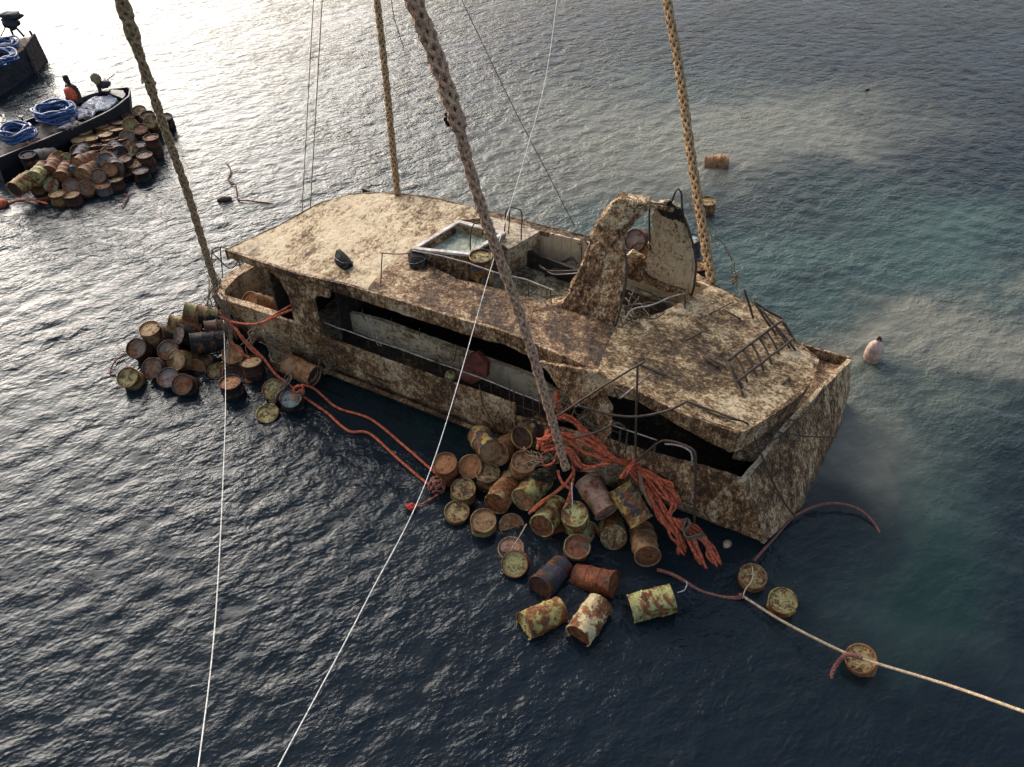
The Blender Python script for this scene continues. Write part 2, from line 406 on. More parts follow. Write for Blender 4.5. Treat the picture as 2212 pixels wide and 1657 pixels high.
# ================================================================== WATER
def axis(core0, core1, step, far0, far1, g=1.12):
    a = list(np.arange(core0, core1 + step * .5, step)); s = step; x = a[-1]
    while x < far1: s *= g; x += s; a.append(x)
    s = step; x = a[0]; b = []
    while x > far0: s *= g; x -= s; b.append(x)
    return np.array(b[::-1] + a)
xs = axis(-20, 17, .075, -3000, 3000, 1.035)
ys1 = list(np.arange(2.5, 19, .062)); s_ = .062; y_ = ys1[-1]
while y_ < 4000: s_ *= (1.0065 if y_ < 42 else 1.08); y_ += s_; ys1.append(y_)
s_ = .062; y_ = 2.5; b_ = []
while y_ > -400: s_ *= 1.15; y_ -= s_; b_.append(y_)
ys = np.array(b_[::-1] + ys1)
X, Y = np.meshgrid(xs, ys); nx, ny = len(xs), len(ys)
def vnoise(x, y, cell, seed):
    g = np.random.default_rng(seed).random((64, 64)); u = x / cell; v = y / cell
    i = np.floor(u).astype(int); j = np.floor(v).astype(int); fu = u - i; fv = v - j
    fu = fu * fu * (3 - 2 * fu); fv = fv * fv * (3 - 2 * fv)
    G = lambda a, b: g[a % 64, b % 64]
    return (G(i, j) * (1 - fu) + G(i + 1, j) * fu) * (1 - fv) + (G(i, j + 1) * (1 - fu) + G(i + 1, j + 1) * fu) * fv
def fbm(x, y, cell, seed, o=5):
    t = 0; a = .5; s = 0
    for k in range(o): t = t + a * vnoise(x + 17.3 * k, y - 9.1 * k, cell / 2 ** k, seed + k); s += a; a *= .55
    return t / s
Hh = np.zeros_like(X); DX = np.zeros_like(X); DY = np.zeros_like(X)
dist = np.sqrt(X ** 2 + Y ** 2 + CAMH ** 2)
wx = X + 1.2 * (fbm(X, Y, 5, 3, 3) - .5); wy = Y + 1.2 * (fbm(X, Y, 5, 8, 3) - .5)
for k in range(110):
    lam = .12 * (.95 / .12) ** rng.random(); kk = 2 * math.pi / lam
    th = rad(121) + rng.normal(0, .60 + .45 * (lam < .5))                # travel direction
    sl = .015 * (lam / 1.0) ** -.12
    A = sl / kk; ph = rng.random() * 6.283
    fade = np.clip(1.6 - dist * .017 / lam, 0, 1)
    arg = kk * (math.cos(th) * wx + math.sin(th) * wy) + ph
    Hh += A * np.sin(arg) * fade; c = A * np.cos(arg) * fade * 1.0
    DX += c * math.cos(th); DY += c * math.sin(th)
gust = .25 + .80 * fbm(X, Y, 7, 21, 4) + .70 * fbm(X * .8, Y * 1.2, 1.7, 31, 3)
# calmer water in the lee of the wreck (between it and the camera, and off its bow)
Sx = X * US.x + Y * US.y; Tx = X * NT.x + Y * NT.y
lee = np.exp(-(((Sx + 5.5) / 5.0) ** 2)) * np.exp(-(((Tx - 8.9) / 1.5) ** 2))
right = 1 / (1 + np.exp(-(X - 2.0) / 2.2)) * (1 / (1 + np.exp((Y - 13) / 2.5)))
near = 1 / (1 + np.exp((Y - 9.5) / 1.8))
calm = (1 - .5 * lee - .22 * right) * (1 - .36 * near)
Hh *= gust * calm; DX *= gust * calm; DY *= gust * calm
# turbid plumes stirred up from the wreck (real suspended silt: they drift in the water)
qx = X + 4.6 * (fbm(X, Y, 3.2, 40, 6) - .5); qy = Y + 4.6 * (fbm(X, Y, 3.2, 60, 6) - .5)
def blob(px, py, rx, ry, rot=0, pw=1):
    c = at(px, py, 0); a = rad(rot); dx = qx - c.x; dy = qy - c.y
    u = (dx * math.cos(a) + dy * math.sin(a)) / rx; v = (-dx * math.sin(a) + dy * math.cos(a)) / ry
    return np.exp(-(u * u + v * v) ** pw)
brown = 1.2 * blob(1640, 285, 5.2, 2.3, 20) + .55 * blob(1300, 240, 4.5, 3.5, 10) + .45 * blob(1100, 380, 5, 3) + 1.15 * blob(2010, 760, 2.3, .95, 15) + .9 * blob(1850, 920, 2.0, 1.3) + .35 * blob(1850, 300, 4, 1.0, 10) \
    + .6 * blob(2190, 640, 1.6, .8, 20) + .4 * blob(2200, 760, 1.6, .7, 20)
teal = 1.15 * blob(1850, 600, 4.8, 3.6, 20) + .55 * blob(1500, 190, 4, 3) + .6 * blob(2050, 1000, 2.0, 2.4) + .6 * blob(1300, 500, 5, 3) + .5 * blob(2080, 480, 3, 2, 10) + .55 * blob(1900, 1250, 1.6, 1.5) + .35 * blob(2060, 1180, 1.4, 1.8)
green = .9 * blob(2070, 1230, .9, 1.5, 70, 2) + .8 * blob(950, 850, 3.4, .8, -28) + .5 * blob(2035, 1400, .7, .4)
hole = np.clip(.8 * blob(1800, 620, 1.5, .6, 10) + .7 * blob(1620, 420, 1.7, .7, 20) + .6 * blob(1650, 480, 1.6, .6), 0, 1)
brown = np.clip(brown, 0, 1) * (1 - .6 * hole); teal = np.clip(teal, 0, 1) * (1 - .7 * hole); green = np.clip(green, 0, 1)
vein = .35 + .75 * fbm(qx, qy, 1.6, 90, 6) + .55 * fbm(qx + 5, qy * 1.3, .45, 95, 4)
deep = np.array([.0095, .0155, .0225]); left = np.clip((-(X) - 1) / 9, 0, 1)
colr = deep[None, None] * np.ones(X.shape + (1,))
colr = colr + left[..., None] * np.array([.004, .005, .005])  # base colour a little lighter towards the left, apart from the plumes
def blend(c, m, col): m = np.clip(m, 0, 1)[..., None]; return c * (1 - m) + np.array(col) * m
colr = blend(colr, teal * vein * .95, (.062, .102, .090))
colr = blend(colr, green * vein * .8, (.012, .040, .034))
colr = blend(colr, brown * vein * 1.0, (.205, .198, .155))
Vn = np.stack([X + DX, Y + DY, Hh], -1).reshape(-1, 3).astype(np.float32)
me = bpy.data.meshes.new('sea_water'); me.vertices.add(len(Vn)); me.vertices.foreach_set('co', Vn.ravel())
idx = np.arange(nx * ny).reshape(ny, nx)
q = np.stack([idx[:-1, :-1], idx[:-1, 1:], idx[1:, 1:], idx[1:, :-1]], -1).reshape(-1, 4)
me.loops.add(q.size); me.polygons.add(len(q))
me.loops.foreach_set('vertex_index', q.ravel().astype(np.int32)); me.polygons.foreach_set('loop_start', np.arange(0, q.size, 4, dtype=np.int32))
me.polygons.foreach_set('use_smooth', np.ones(len(q), bool)); me.update(calc_edges=True); me.validate()
ca = me.color_attributes.new('silt', 'FLOAT_COLOR', 'POINT')
ca.data.foreach_set('color', np.concatenate([colr, np.ones(X.shape + (1,))], -1).reshape(-1).astype(np.float32))
cb = me.attributes.new('chop', 'FLOAT', 'POINT'); cb.data.foreach_set('value', (calm * (.7 + .3 * gust)).reshape(-1).astype(np.float32))
def water_mat():
    m, nt, N, L, P = new_mat('sea_water')
    at_ = N.new('ShaderNodeAttribute'); at_.attribute_name = 'silt'
    L.new(at_.outputs['Color'], P.inputs['Base Color'])
    P.inputs['Roughness'].default_value = .10; P.inputs['IOR'].default_value = 1.333
    tcn = N.new('ShaderNodeTexCoord'); vr = N.new('ShaderNodeVectorRotate'); vr.rotation_type = 'Z_AXIS'; vr.inputs['Angle'].default_value = rad(-30)
    mp = N.new('ShaderNodeMapping'); mp.inputs['Scale'].default_value = (2.3, 3.2, 1)
    L.new(tcn.outputs['Object'], vr.inputs['Vector']); L.new(vr.outputs[0], mp.inputs[0])
    a = noise(N, L, mp.outputs[0], 1.9, 3, .5, .6); b = noise(N, L, mp.outputs[0], 5.5, 3, .5, .5); c = noise(N, L, mp.outputs[0], 14, 2, .5, .3)
    rdg = add(N, L, 1., add(N, L, add(N, L, add(N, L, b, 2., 'MULTIPLY'), 1., 'SUBTRACT'), 0., 'ABSOLUTE'), 'SUBTRACT')
    patch = add(N, L, thr(N, L, noise(N, L, tcn.outputs['Object'], .35, 3), .35, .65, .45, 1.1), thr(N, L, noise(N, L, mp.outputs[0], .7, 3), .38, .62, .35, 1.35), 'MULTIPLY')
    hh = add(N, L, add(N, L, a, 1.0, 'MULTIPLY'), add(N, L, add(N, L, b, .42, 'MULTIPLY'), add(N, L, add(N, L, rdg, .10, 'MULTIPLY'), add(N, L, c, .07, 'MULTIPLY'))))
    bp = N.new('ShaderNodeBump'); bp.inputs['Distance'].default_value = .040; bp.inputs['Strength'].default_value = 1
    ch = N.new('ShaderNodeAttribute'); ch.attribute_name = 'chop'; patch = add(N, L, patch, ch.outputs['Fac'], 'MULTIPLY')
    L.new(add(N, L, hh, patch, 'MULTIPLY'), bp.inputs['Height']); L.new(bp.outputs[0], P.inputs['Normal'])
    tr = N.new('ShaderNodeBsdfTransparent'); tr.inputs[0].default_value = (.55, .75, .72, 1)
    mxs = N.new('ShaderNodeMixShader'); mxs.inputs[0].default_value = .22
    out = N['Material Output'] if 'Material Output' in N else N.get('Material Output')
    L.new(P.outputs[0], mxs.inputs[1]); L.new(tr.outputs[0], mxs.inputs[2]); L.new(mxs.outputs[0], out.inputs[0])
    return m
water = link('sea_water', me, water_mat()); tag(water, kind='structure')
sb = obj('seabed', [(-4000, -500, -7), (4000, -500, -7), (4000, 5000, -7), (-4000, 5000, -7)], [(0, 1, 2, 3)], simple('deep_seabed', (.010, .016, .028), .9, 0, .3, .2, .01)); tag(sb, kind='structure')

# ================================================================== THE WRECK
boat = empty('wrecked_boat', W(-6.4, 11.8, 0), 'two-deck boat wreck caked in brown growth, lying low among slings and drums', 'boat')
boat.rotation_euler = (0, 0, math.atan2(US.y, US.x)); bpy.context.view_layer.update()
def top(s, t, dz=0): return W(s, t, 2.6 + KR * (t - 9.7) + dz)
near_edge = [(490, 540), (565, 565), (640, 590), (750, 615), (870, 650), (1000, 690), (1090, 715), (1150, 740), (1215, 768), (1290, 802), (1380, 845), (1470, 890), (1590, 933)]
NE = [RF(*p) for p in near_edge]
roof_px = [(490, 540), (545, 513), (600, 489), (650, 462), (690, 440), (725, 427), (760, 420), (810, 417), (860, 418), (905, 423), (950, 430), (1010, 445), (1048, 455), (1052, 470), (990, 476), (930, 514), (885, 541), (860, 556), (830, 582), (802, 612), (792, 626), (750, 615), (640, 590), (565, 565)]
slab('roof_panel', [RF(*p) for p in roof_px], (0, 0, -.14), M['roof'], boat, lev=3, amp=.014)
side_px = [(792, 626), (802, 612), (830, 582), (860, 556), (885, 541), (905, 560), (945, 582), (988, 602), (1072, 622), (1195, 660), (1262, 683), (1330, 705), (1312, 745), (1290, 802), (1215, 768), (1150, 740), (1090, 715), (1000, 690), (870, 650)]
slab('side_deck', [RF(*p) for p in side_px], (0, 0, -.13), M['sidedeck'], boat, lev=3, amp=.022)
bow_px = [(1290, 802), (1312, 745), (1330, 705), (1431, 674), (1500, 637), (1537, 615), (1610, 650), (1680, 690), (1715, 735), (1765, 775), (1757, 810), (1732, 845), (1700, 873), (1655, 902), (1605, 931), (1590, 933), (1470, 890), (1380, 845)]
slab('foredeck_roof', [RF(*p) for p in bow_px], (0, 0, -.15), M['bow'], boat, lev=3, amp=.02)
# far side strip of roof along the cockpit
far_px = [(1048, 455), (1080, 464), (1180, 490), (1270, 512), (1390, 552), (1500, 590), (1540, 615), (1531, 619), (1490, 602), (1380, 566), (1270, 524), (1165, 499), (1085, 476), (1052, 470)]
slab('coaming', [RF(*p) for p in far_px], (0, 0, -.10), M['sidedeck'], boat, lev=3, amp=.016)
def vstrip(name, pts, z0f, z1f, thick, mat, lev=3, amp=.018, size=.3, out=NT * -1, parent=None):
    """vertical strip following pts (s,t) from z0f(i) to z1f(i), thickness along out"""
    n = len(pts); poly = [W(s, t, z1f(i)) for i, (s, t) in enumerate(pts)] + [W(pts[i][0], pts[i][1], z0f(i)) for i in reversed(range(n))]
    return slab(name, poly, out * -thick, mat, parent or boat, lev=lev, amp=amp, size=size)
ne = [(p.dot(US), p.dot(NT)) for p in NE]
nz_ = [p.z for p in NE]
fb = [.19, .22, .26, .30, .34, .36, .34, .36, .42, .50, .24, .32, .50]
# fascia along the near edge, with the crushed flap hanging down amidships
v1 = []; v2 = []
for (s, t), z, d in zip(ne, nz_, fb): v1.append(W(s, t - .035, z + .012)); v2.append(W(s, t - .0, z - d))
def ribbon(name, a, b, thick, mat, lev=3, amp=.02, size=.3, parent=None):
    """strip between the poly-lines a and b, given thickness along thick"""
    n = len(a); V = a + b + [p + Vector(thick) for p in a] + [p + Vector(thick) for p in b]; Fc = []
    for i in range(n - 1):
        Fc += [(i, n + i, n + i + 1, i + 1), (2 * n + i, 2 * n + i + 1, 3 * n + i + 1, 3 * n + i), (i, i + 1, 2 * n + i + 1, 2 * n + i), (n + i, 3 * n + i, 3 * n + i + 1, n + i + 1)]
    Fc += [(0, 2 * n, 3 * n, n), (n - 1, 2 * n - 1, 4 * n - 1, 3 * n - 1)]
    o = obj(name, V, Fc, mat, parent or boat)
    bm = bmesh.new(); bm.from_mesh(o.data)
    for _ in range(3):
        long = [e for e in bm.edges if e.calc_length() > .5]
        if not long: break
        bmesh.ops.subdivide_edges(bm, edges=long, cuts=1); bmesh.ops.triangulate(bm, faces=bm.faces)
    bmesh.ops.recalc_face_normals(bm, faces=bm.faces); bm.to_mesh(o.data); bm.free()
    if lev: rough(o, lev, amp, size)
    return o
ribbon('fascia', v1[:9], v2[:9], NT * .06, M['fascia'], size=.35)
ribbon('fascia', v1[9:], v2[9:], NT * .06, M['fascia'], size=.35)
# crushed flap
flap = [SD(1165, 783, 9.74), SD(1205, 790, 9.70), SD(1290, 803, 9.72), SD(1345, 838, 9.72), SD(1325, 858, 9.7), SD(1300, 838, 9.66), SD(1272, 868, 9.60), SD(1240, 880, 9.58), (SD(1222, 855, 9.62)), SD(1190, 815, 9.68)]
slab('torn_panel', flap, NT * .05, M['arch'], boat, amp=.04, size=.25)
flap2 = [SD(1275, 842, 9.68), SD(1300, 838, 9.66), SD(1322, 880, 9.62), SD(1318, 935, 9.6), SD(1300, 960, 9.6), SD(1290, 910, 9.62), SD(1268, 872, 9.64)]
slab('torn_panel', flap2, NT * .04, M['fascia'], boat, amp=.04, size=.2)
# front fascia of the roof, curved, raking forward
fr_px = [(1590, 933), (1605, 931), (1655, 902), (1700, 873), (1732, 845), (1757, 810), (1765, 775)]
FA = [RF(*p) + UP * .01 + US * .03 for p in fr_px]; FBt = [p + US * (-.04) - UP * d for i, (p, d) in enumerate(zip(FA, [.50, .50, .47, .42, .36, .30, .26]))]
ribbon('front_fascia', FA, FBt, -US * .07, M['hull'], size=.3)
fe_px = [(1765, 775), (1715, 735), (1680, 690), (1610, 650), (1540, 615), (1500, 590), (1390, 552), (1270, 512), (1180, 490), (1080, 464), (950, 430), (860, 418), (810, 417), (760, 420), (690, 440), (600, 489), (490, 540)]
FE = [RF(*p) for p in fe_px]
cen = W(-6, 11.5, 2.7)
FE = [p + (p - cen).normalized() * .03 for p in FE]
for p in FE: p.z = 2.6 + KR * (p.dot(NT) - 9.7) + .008
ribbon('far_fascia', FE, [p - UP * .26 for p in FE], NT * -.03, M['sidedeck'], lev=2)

# cockpit on the flying bridge
ZFl = 2.05
ck = [(988, 602), (1072, 622), (1195, 660), (1330, 705), (1431, 674), (1531, 619), (1490, 602), (1380, 566), (1270, 524), (1165, 499), (1052, 470), (990, 478), (930, 514), (895, 541), (945, 582)]
CK = [RF(*p) for p in ck]
def lower(p, dz): return Vector((p.x, p.y, p.z - dz))
slab('cockpit_floor', [lower(p, .62) for p in CK], (0, 0, -.05), M['floor'], boat, lev=3, amp=.012)
ribbon('cockpit_wall', [CK[5], CK[6], CK[7], CK[8], CK[9], CK[10]], [lower(p, .62) for p in [CK[5], CK[6], CK[7], CK[8], CK[9], CK[10]]], NT * .05, M['innerwhite'], lev=3, amp=.01)
ribbon('cockpit_wall', [lower(p, .02) for p in CK[0:4]], [lower(p, .62) for p in CK[0:4]], NT * -.05, M['floor'], lev=2, amp=.01)
ribbon('cockpit_wall', [lower(p, .02) for p in CK[3:6]], [lower(p, .62) for p in CK[3:6]], US * .05, M['inner'], lev=3, amp=.01)
# seat box and water-filled tub
con_px = [(1052, 468), (1085, 474), (1166, 499), (1112, 531), (1098, 538), (1035, 503)]
CN = [RF(x, y, 2.68) for x, y in con_px]
slab('seat_box', CN, (0, 0, -.66), M['inner'], boat, lev=3, amp=.014)
H_o = [RF(x, y, 2.78) for x, y in [(887, 540), (990, 478), (1092, 505), (1012, 553)]]
def inset(P4, k):
    c = sum(P4, Vector()) / len(P4); return [c + (p - c) * (1 - k) for p in P4]
H_i = inset(H_o, .17)
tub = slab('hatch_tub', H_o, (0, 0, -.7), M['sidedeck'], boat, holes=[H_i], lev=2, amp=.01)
n4 = len(H_i)
fr_o = [p + UP * .035 for p in inset(H_o, -.01)]; fr_i = [p + UP * .035 for p in inset(H_o, .15)]
slab('hatch_frame', fr_o, (0, 0, -.05), M['tub_frame'], tub, holes=[fr_i], lev=3, amp=.008)
slab('tub_water', [lower(p, .17) for p in H_i], (0, 0, -.05), M['pool'], tub, lev=2, amp=.006)
ribbon('tub_wall', H_i + [H_i[0]], [lower(p, .5) for p in H_i + [H_i[0]]], (0, 0, -.001), M['innerwhite'], lev=0, parent=tub)

# arch over the flying bridge: two legs and a joined crown
def NL(x, y): return pl(x, y, 0, 1, -.35, 11.30 - .35 * 2.71)
def FL(x, y): return pl(x, y, 0, 1, .22, 12.78 + .22 * 2.8)
nl = [(1172, 668), (1215, 655), (1238, 612), (1258, 572), (1268, 540), (1272, 515), (1290, 482), (1318, 448), (1340, 426), (1352, 434), (1398, 441), (1398, 452), (1372, 474), (1352, 505), (1346, 532), (1349, 570), (1345, 612), (1336, 655), (1328, 705), (1310, 745)]
slab('arch_leg', [NL(*p) for p in nl], NT * .24 + US * -.07, M['arch'], boat, lev=3, amp=.085, size=.4)
fl = [(1409, 470), (1413, 446), (1430, 436), (1452, 440), (1468, 452), (1480, 488), (1492, 528), (1495, 575), (1491, 622), (1478, 624), (1425, 612), (1395, 593), (1388, 578), (1400, 540), (1406, 500)]
slab('arch_leg', [FL(*p) for p in fl], NT * .12, M['archwhite'], boat, lev=3, amp=.05, size=.35)
ct, cf = NL(1375, 436), FL(1432, 440)
pA = [NL(1345, 427), NL(1398, 440)]; pB = [FL(1412, 447), FL(1466, 450)]
slab('arch_crown', [pA[0], pB[0] + UP * .06, pB[1], pB[1] - US * .0 - UP * .12, pA[1] - UP * .03], Vector((0, 0, .05)) - US * .10, M['arch'], boat, lev=3, amp=.03)
slab('arch_foot', [FL(1345, 560), FL(1362, 545), FL(1392, 560), FL(1400, 600), FL(1378, 612), FL(1352, 600)], NT * .15, M['arch'], boat, lev=3, amp=.06, size=.2)

# hull
gun = [(-13.0, 1.12), (-12.0, 1.2), (-10.75, 1.22)]
TH = 9.75
hs = [(-13.05, 1.10), (-12.0, 1.17), (-10.7, 1.22), (-9.98, 1.08), (-9.5, 1.12), (-8.0, 1.14), (-6.6, 1.2), (-5.25, 1.27)]
hb = [(-5.25, -.9), (-8, -.9), (-13.05, -.7)]
slab('hull_side', [W(s, TH, z) for s, z in hs] + [W(s, TH + .25, z) for s, z in hb], NT * .07, M['hull'], boat, lev=3, amp=.02, size=.4)
slab('hull_side', [W(s, TH, z) for s, z in [(-5.2, .95), (-4.3, 1.08), (-3.3, 1.24), (-2.2, 1.36), (-1.1, 1.52), (-.80, 1.48), (-.25, .42), (-.17, .18)]] + [W(-2.4, TH + .03, .12), W(-3.4, TH + .05, -.1), W(-5.2, TH + .25, -.85)], NT * .07, M['hullbow'], boat, lev=3, amp=.022, size=.4)
# rubbing strake low on the hull
slab('strake', [W(-10.4, TH - .09, .17), W(-5.3, TH - .09, .23), W(-5.3, TH - .03, .12), W(-10.4, TH - .03, .06)], NT * .1, M['fascia'], boat, lev=2, amp=.015)
# cabin side between stern well and side opening
cs = [(-10.95, 2.44), (-10.80, 2.30), (-10.66, 2.05), (-10.62, 1.75), (-10.62, 1.22), (-9.99, 1.09), (-9.92, 1.28), (-9.96, 1.6), (-9.96, 2.0), (-9.92, 2.14), (-9.82, 2.23), (-9.66, 2.29), (-9.5, 2.30), (-9.5, 2.46)]
slab('cabin_side', [W(s, TH + .0, z) for s, z in cs], NT * .08, M['hull'], boat, lev=3, amp=.018, size=.4)
slab('corner_panel', [W(s, TH + .01, z) for s, z in [(-9.99, 1.09), (-9.62, 1.10), (-9.80, 1.17), (-9.89, 1.27)]], NT * .06, M['hull'], boat, lev=1, amp=.005)
# stern bulkhead in the well, painted near black for the shaded door opening
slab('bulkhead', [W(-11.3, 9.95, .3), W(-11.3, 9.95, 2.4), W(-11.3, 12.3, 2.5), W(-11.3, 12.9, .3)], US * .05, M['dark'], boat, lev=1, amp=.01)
slab('bulkhead', [W(-11.29, 10.02, .9), W(-11.29, 10.02, 1.75), W(-11.29, 10.6, 1.8), W(-11.29, 10.6, .9)], US * -.04, M['inner'], boat, lev=2, amp=.01)
# stern well: gunwale ring, inner lining, floor
ring_o = [W(-11.2, TH, 1.2), W(-12.0, TH, 1.17), W(-13.05, TH, 1.10), W(-13.28, 10.05, 1.08), W(-13.36, 10.6, 1.1), W(-13.22, 11.3, 1.16), W(-12.85, 11.9, 1.2), W(-12.5, 12.6, 1.25), W(-12.3, 13.6, 1.3), W(-11.4, 13.9, 1.3)]
ring_i = [W(-11.4, 13.7, 1.3), W(-12.1, 13.4, 1.3), W(-12.28, 12.6, 1.25), W(-12.55, 11.9, 1.2), W(-12.95, 11.2, 1.14), W(-13.08, 10.6, 1.1), W(-13.0, 10.12, 1.08), W(-12.85, TH + .17, 1.10), W(-12.0, TH + .17, 1.17), W(-11.2, TH + .17, 1.2)]
slab('gunwale', ring_o + ring_i, (0, 0, -.09), M['arch'], boat, lev=2, amp=.012)
ribbon('well_lining', [lower(p, .04) for p in ring_i], [lower(p, .95) for p in ring_i], NT * .02, M['inner'], lev=2, amp=.01)
ribbon('transom', [lower(p, .03) for p in ring_o[2:]], [lower(p, 1.9) for p in ring_o[2:]], US * .05, M['hull'], lev=2, amp=.02)
slab('well_floor', [W(-13.2, 9.85, .38), W(-13.2, 13.6, .38), W(-9.9, 13.6, .38), W(-9.9, 9.85, .38)], (0, 0, -.05), M['floor'], boat, lev=2, amp=.012)
# inner cabin seen through the long opening
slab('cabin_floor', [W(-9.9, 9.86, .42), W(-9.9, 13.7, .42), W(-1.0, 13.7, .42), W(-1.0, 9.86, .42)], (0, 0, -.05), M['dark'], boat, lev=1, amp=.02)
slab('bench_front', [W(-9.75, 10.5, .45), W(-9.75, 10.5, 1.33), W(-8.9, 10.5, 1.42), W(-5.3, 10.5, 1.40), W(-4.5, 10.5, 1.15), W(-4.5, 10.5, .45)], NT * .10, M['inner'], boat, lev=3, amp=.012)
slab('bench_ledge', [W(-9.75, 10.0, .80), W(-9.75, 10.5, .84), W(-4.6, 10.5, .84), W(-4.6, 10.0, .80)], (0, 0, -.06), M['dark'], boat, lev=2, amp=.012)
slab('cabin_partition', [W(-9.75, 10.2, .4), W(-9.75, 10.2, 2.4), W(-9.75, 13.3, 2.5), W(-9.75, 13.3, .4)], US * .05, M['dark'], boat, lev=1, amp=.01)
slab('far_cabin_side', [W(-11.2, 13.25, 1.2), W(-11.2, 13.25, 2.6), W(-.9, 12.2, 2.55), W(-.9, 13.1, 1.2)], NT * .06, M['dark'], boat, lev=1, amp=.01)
slab('far_hull_side', [W(-12.4, 13.95, 1.3), W(-.6, 14.1, 1.35), W(-.6, 14.05, -.6), W(-12.4, 13.9, -.9)], NT * .07, M['hull'], boat, lev=3, amp=.02)
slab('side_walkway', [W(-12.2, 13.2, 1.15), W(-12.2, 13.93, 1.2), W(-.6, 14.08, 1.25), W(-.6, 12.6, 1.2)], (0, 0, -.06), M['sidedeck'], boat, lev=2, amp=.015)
# bow: sloping front face, near chamfer, top lip and small foredeck
f_top = [W(-.80, 9.73, 1.48), W(-1.02, 10.3, 1.52), W(-.52, 11.2, 1.47), W(-.20, 12.6, 1.40), W(.06, 13.7, 1.30), W(.18, 14.3, 1.16)]
f_bot = [W(-.16, 9.73, .17), W(.13, 10.6, .16), W(.30, 11.3, -.1), W(.42, 12.5, -.35), W(.48, 13.5, -.45), W(.42, 14.35, -.45)]
f_mid = [(a * .5 + b * .5) + US * .12 * k for a, b, k in zip(f_top, f_bot, (0, .2, .6, .7, .7, .5))]
f_top[1] = W(-.66, 10.45, 1.40)
ribbon('bow_plate', f_top[0:2], f_bot[0:2], US * -.06, M['hullbow'], lev=3, amp=.02)
V_ = f_top[1:]; Mi = f_mid[1:]; Bo = f_bot[1:]
ribbon('bow_plate', V_, Mi, US * -.06, M['hullbow'], lev=3, amp=.03)
ribbon('bow_plate', Mi, Bo, US * -.06, M['hullbow'], lev=3, amp=.03)
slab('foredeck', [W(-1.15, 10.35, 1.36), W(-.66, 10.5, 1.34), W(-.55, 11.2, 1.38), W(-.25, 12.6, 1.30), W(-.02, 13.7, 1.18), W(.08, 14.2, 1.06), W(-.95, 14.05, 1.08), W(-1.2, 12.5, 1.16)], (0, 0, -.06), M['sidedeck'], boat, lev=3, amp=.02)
rim = [p + UP * .02 for p in f_top]
ribbon('bow_rim', rim, [p - US * .09 + NT * .0 for p in rim], (0, 0, -.05), M['roof'], lev=2, amp=.012)  # pale roof colour on the rim: light caught by the lip, painted in
ribbon('bulwark', [W(-1.9, 13.95, 1.32), W(-.85, 14.15, 1.27), W(.17, 14.36, 1.17)], [W(-1.9, 13.98, .5), W(-.85, 14.15, .4), W(.3, 14.36, .2)], NT * .06, M['hull'], size=.3)
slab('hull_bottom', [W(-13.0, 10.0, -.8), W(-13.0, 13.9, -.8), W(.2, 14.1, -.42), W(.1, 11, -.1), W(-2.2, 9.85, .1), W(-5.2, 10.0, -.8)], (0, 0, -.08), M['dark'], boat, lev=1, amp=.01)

# rails, stanchions and bent rods on the wreck
def rod(name, pts, r=.014, mat='rod', kink=.012, parent=None): return tube(name, pts, r, M[mat], parent or boat, .1, 6, kink)
def rz(x, y, dz, t0=None): return RF(x, y, 2.6 + dz)
rod('rail', [rz(889, 541, .45), rz(940, 551, .40), rz(1000, 565, .38), rz(1070, 589, .32), rz(1135, 604, .2), rz(1195, 628, .15)], .015, 'rodlight')
rod('rail', [rz(820, 546, .3), rz(850, 549, .35), rz(889, 547, .42)], .012)
for x, y, x2, y2 in [(938, 556, 940, 592), (984, 572, 985, 602), (825, 548, 822, 612), (1140, 610, 1142, 640), (1187, 625, 1190, 656)]:
    rod('stanchion', [rz(x2, y2, 0), rz(x, y, .38)], .012)
rod('hoop', [rz(1015, 549, .05), rz(1017, 500, .75), rz(1026, 482, .9), rz(1045, 479, .9)], .014)
rod('hoop', [rz(1089, 503, .1), rz(1093, 456, .85), rz(1103, 448, .9), rz(1118, 452, .88), rz(1127, 464, .8), rz(1123, 545, -.3)], .014)
rod('stanchion', [rz(1098, 505, .1), rz(1101, 456, .8)], .012)
rod('rail', [rz(1345, 700, .1), rz(1365, 668, .35), rz(1400, 662, .4), rz(1440, 645, .4), rz(1480, 634, .4)], .015, 'rodlight')
rod('rail', [rz(1340, 706, .0), rz(1372, 684, .2), rz(1410, 690, .15), rz(1435, 676, .1)], .012)
for x, y, x2, y2 in [(1400, 660, 1402, 690), (1440, 646, 1444, 678), (1478, 634, 1482, 668), (1370, 668, 1385, 698), (1385, 664, 1366, 706), (1350, 690, 1400, 705)]:
    rod('stanchion', [rz(x2, y2, -.2), rz(x, y, .36)], .011)
for k in range(7): 
    a = 900 + k; rod('stanchion', [rz(1345 + k * 9, 708 - k * 5, -.3), rz(1338 + k * 10 + random.uniform(-14, 14), 672 + random.uniform(-8, 18), .25)], .009, kink=.05)
rod('broken_rail', [rz(1165, 573, -.3), rz(1175, 582, -.3), rz(1205, 586, -.2), rz(1252, 584, 0)], .02)
rod('broken_rail', [rz(1170, 576, -.4), rz(1195, 592, -.3), rz(1250, 590, -.1)], .014, 'rodlight')
rod('broken_rail', [rz(1120, 602, -.45), rz(1150, 626, -.45), rz(1160, 618, -.3)], .014)
rod('broken_rail', [rz(1132, 641, -.45), rz(1160, 622, -.35)], .012)
rod('hoop', [rz(1254, 604, -.3), rz(1256, 524, .3), rz(1266, 522, .3), rz(1276, 545, .1), rz(1280, 565, -.3)], .016)
slab('wreckage', [rz(1175, 590, -.4), rz(1205, 570, -.3), rz(1235, 552, -.2), rz(1250, 570, -.3), rz(1250, 592, -.35)], (0, 0, -.1), M['dark'], boat, lev=2, amp=.03)
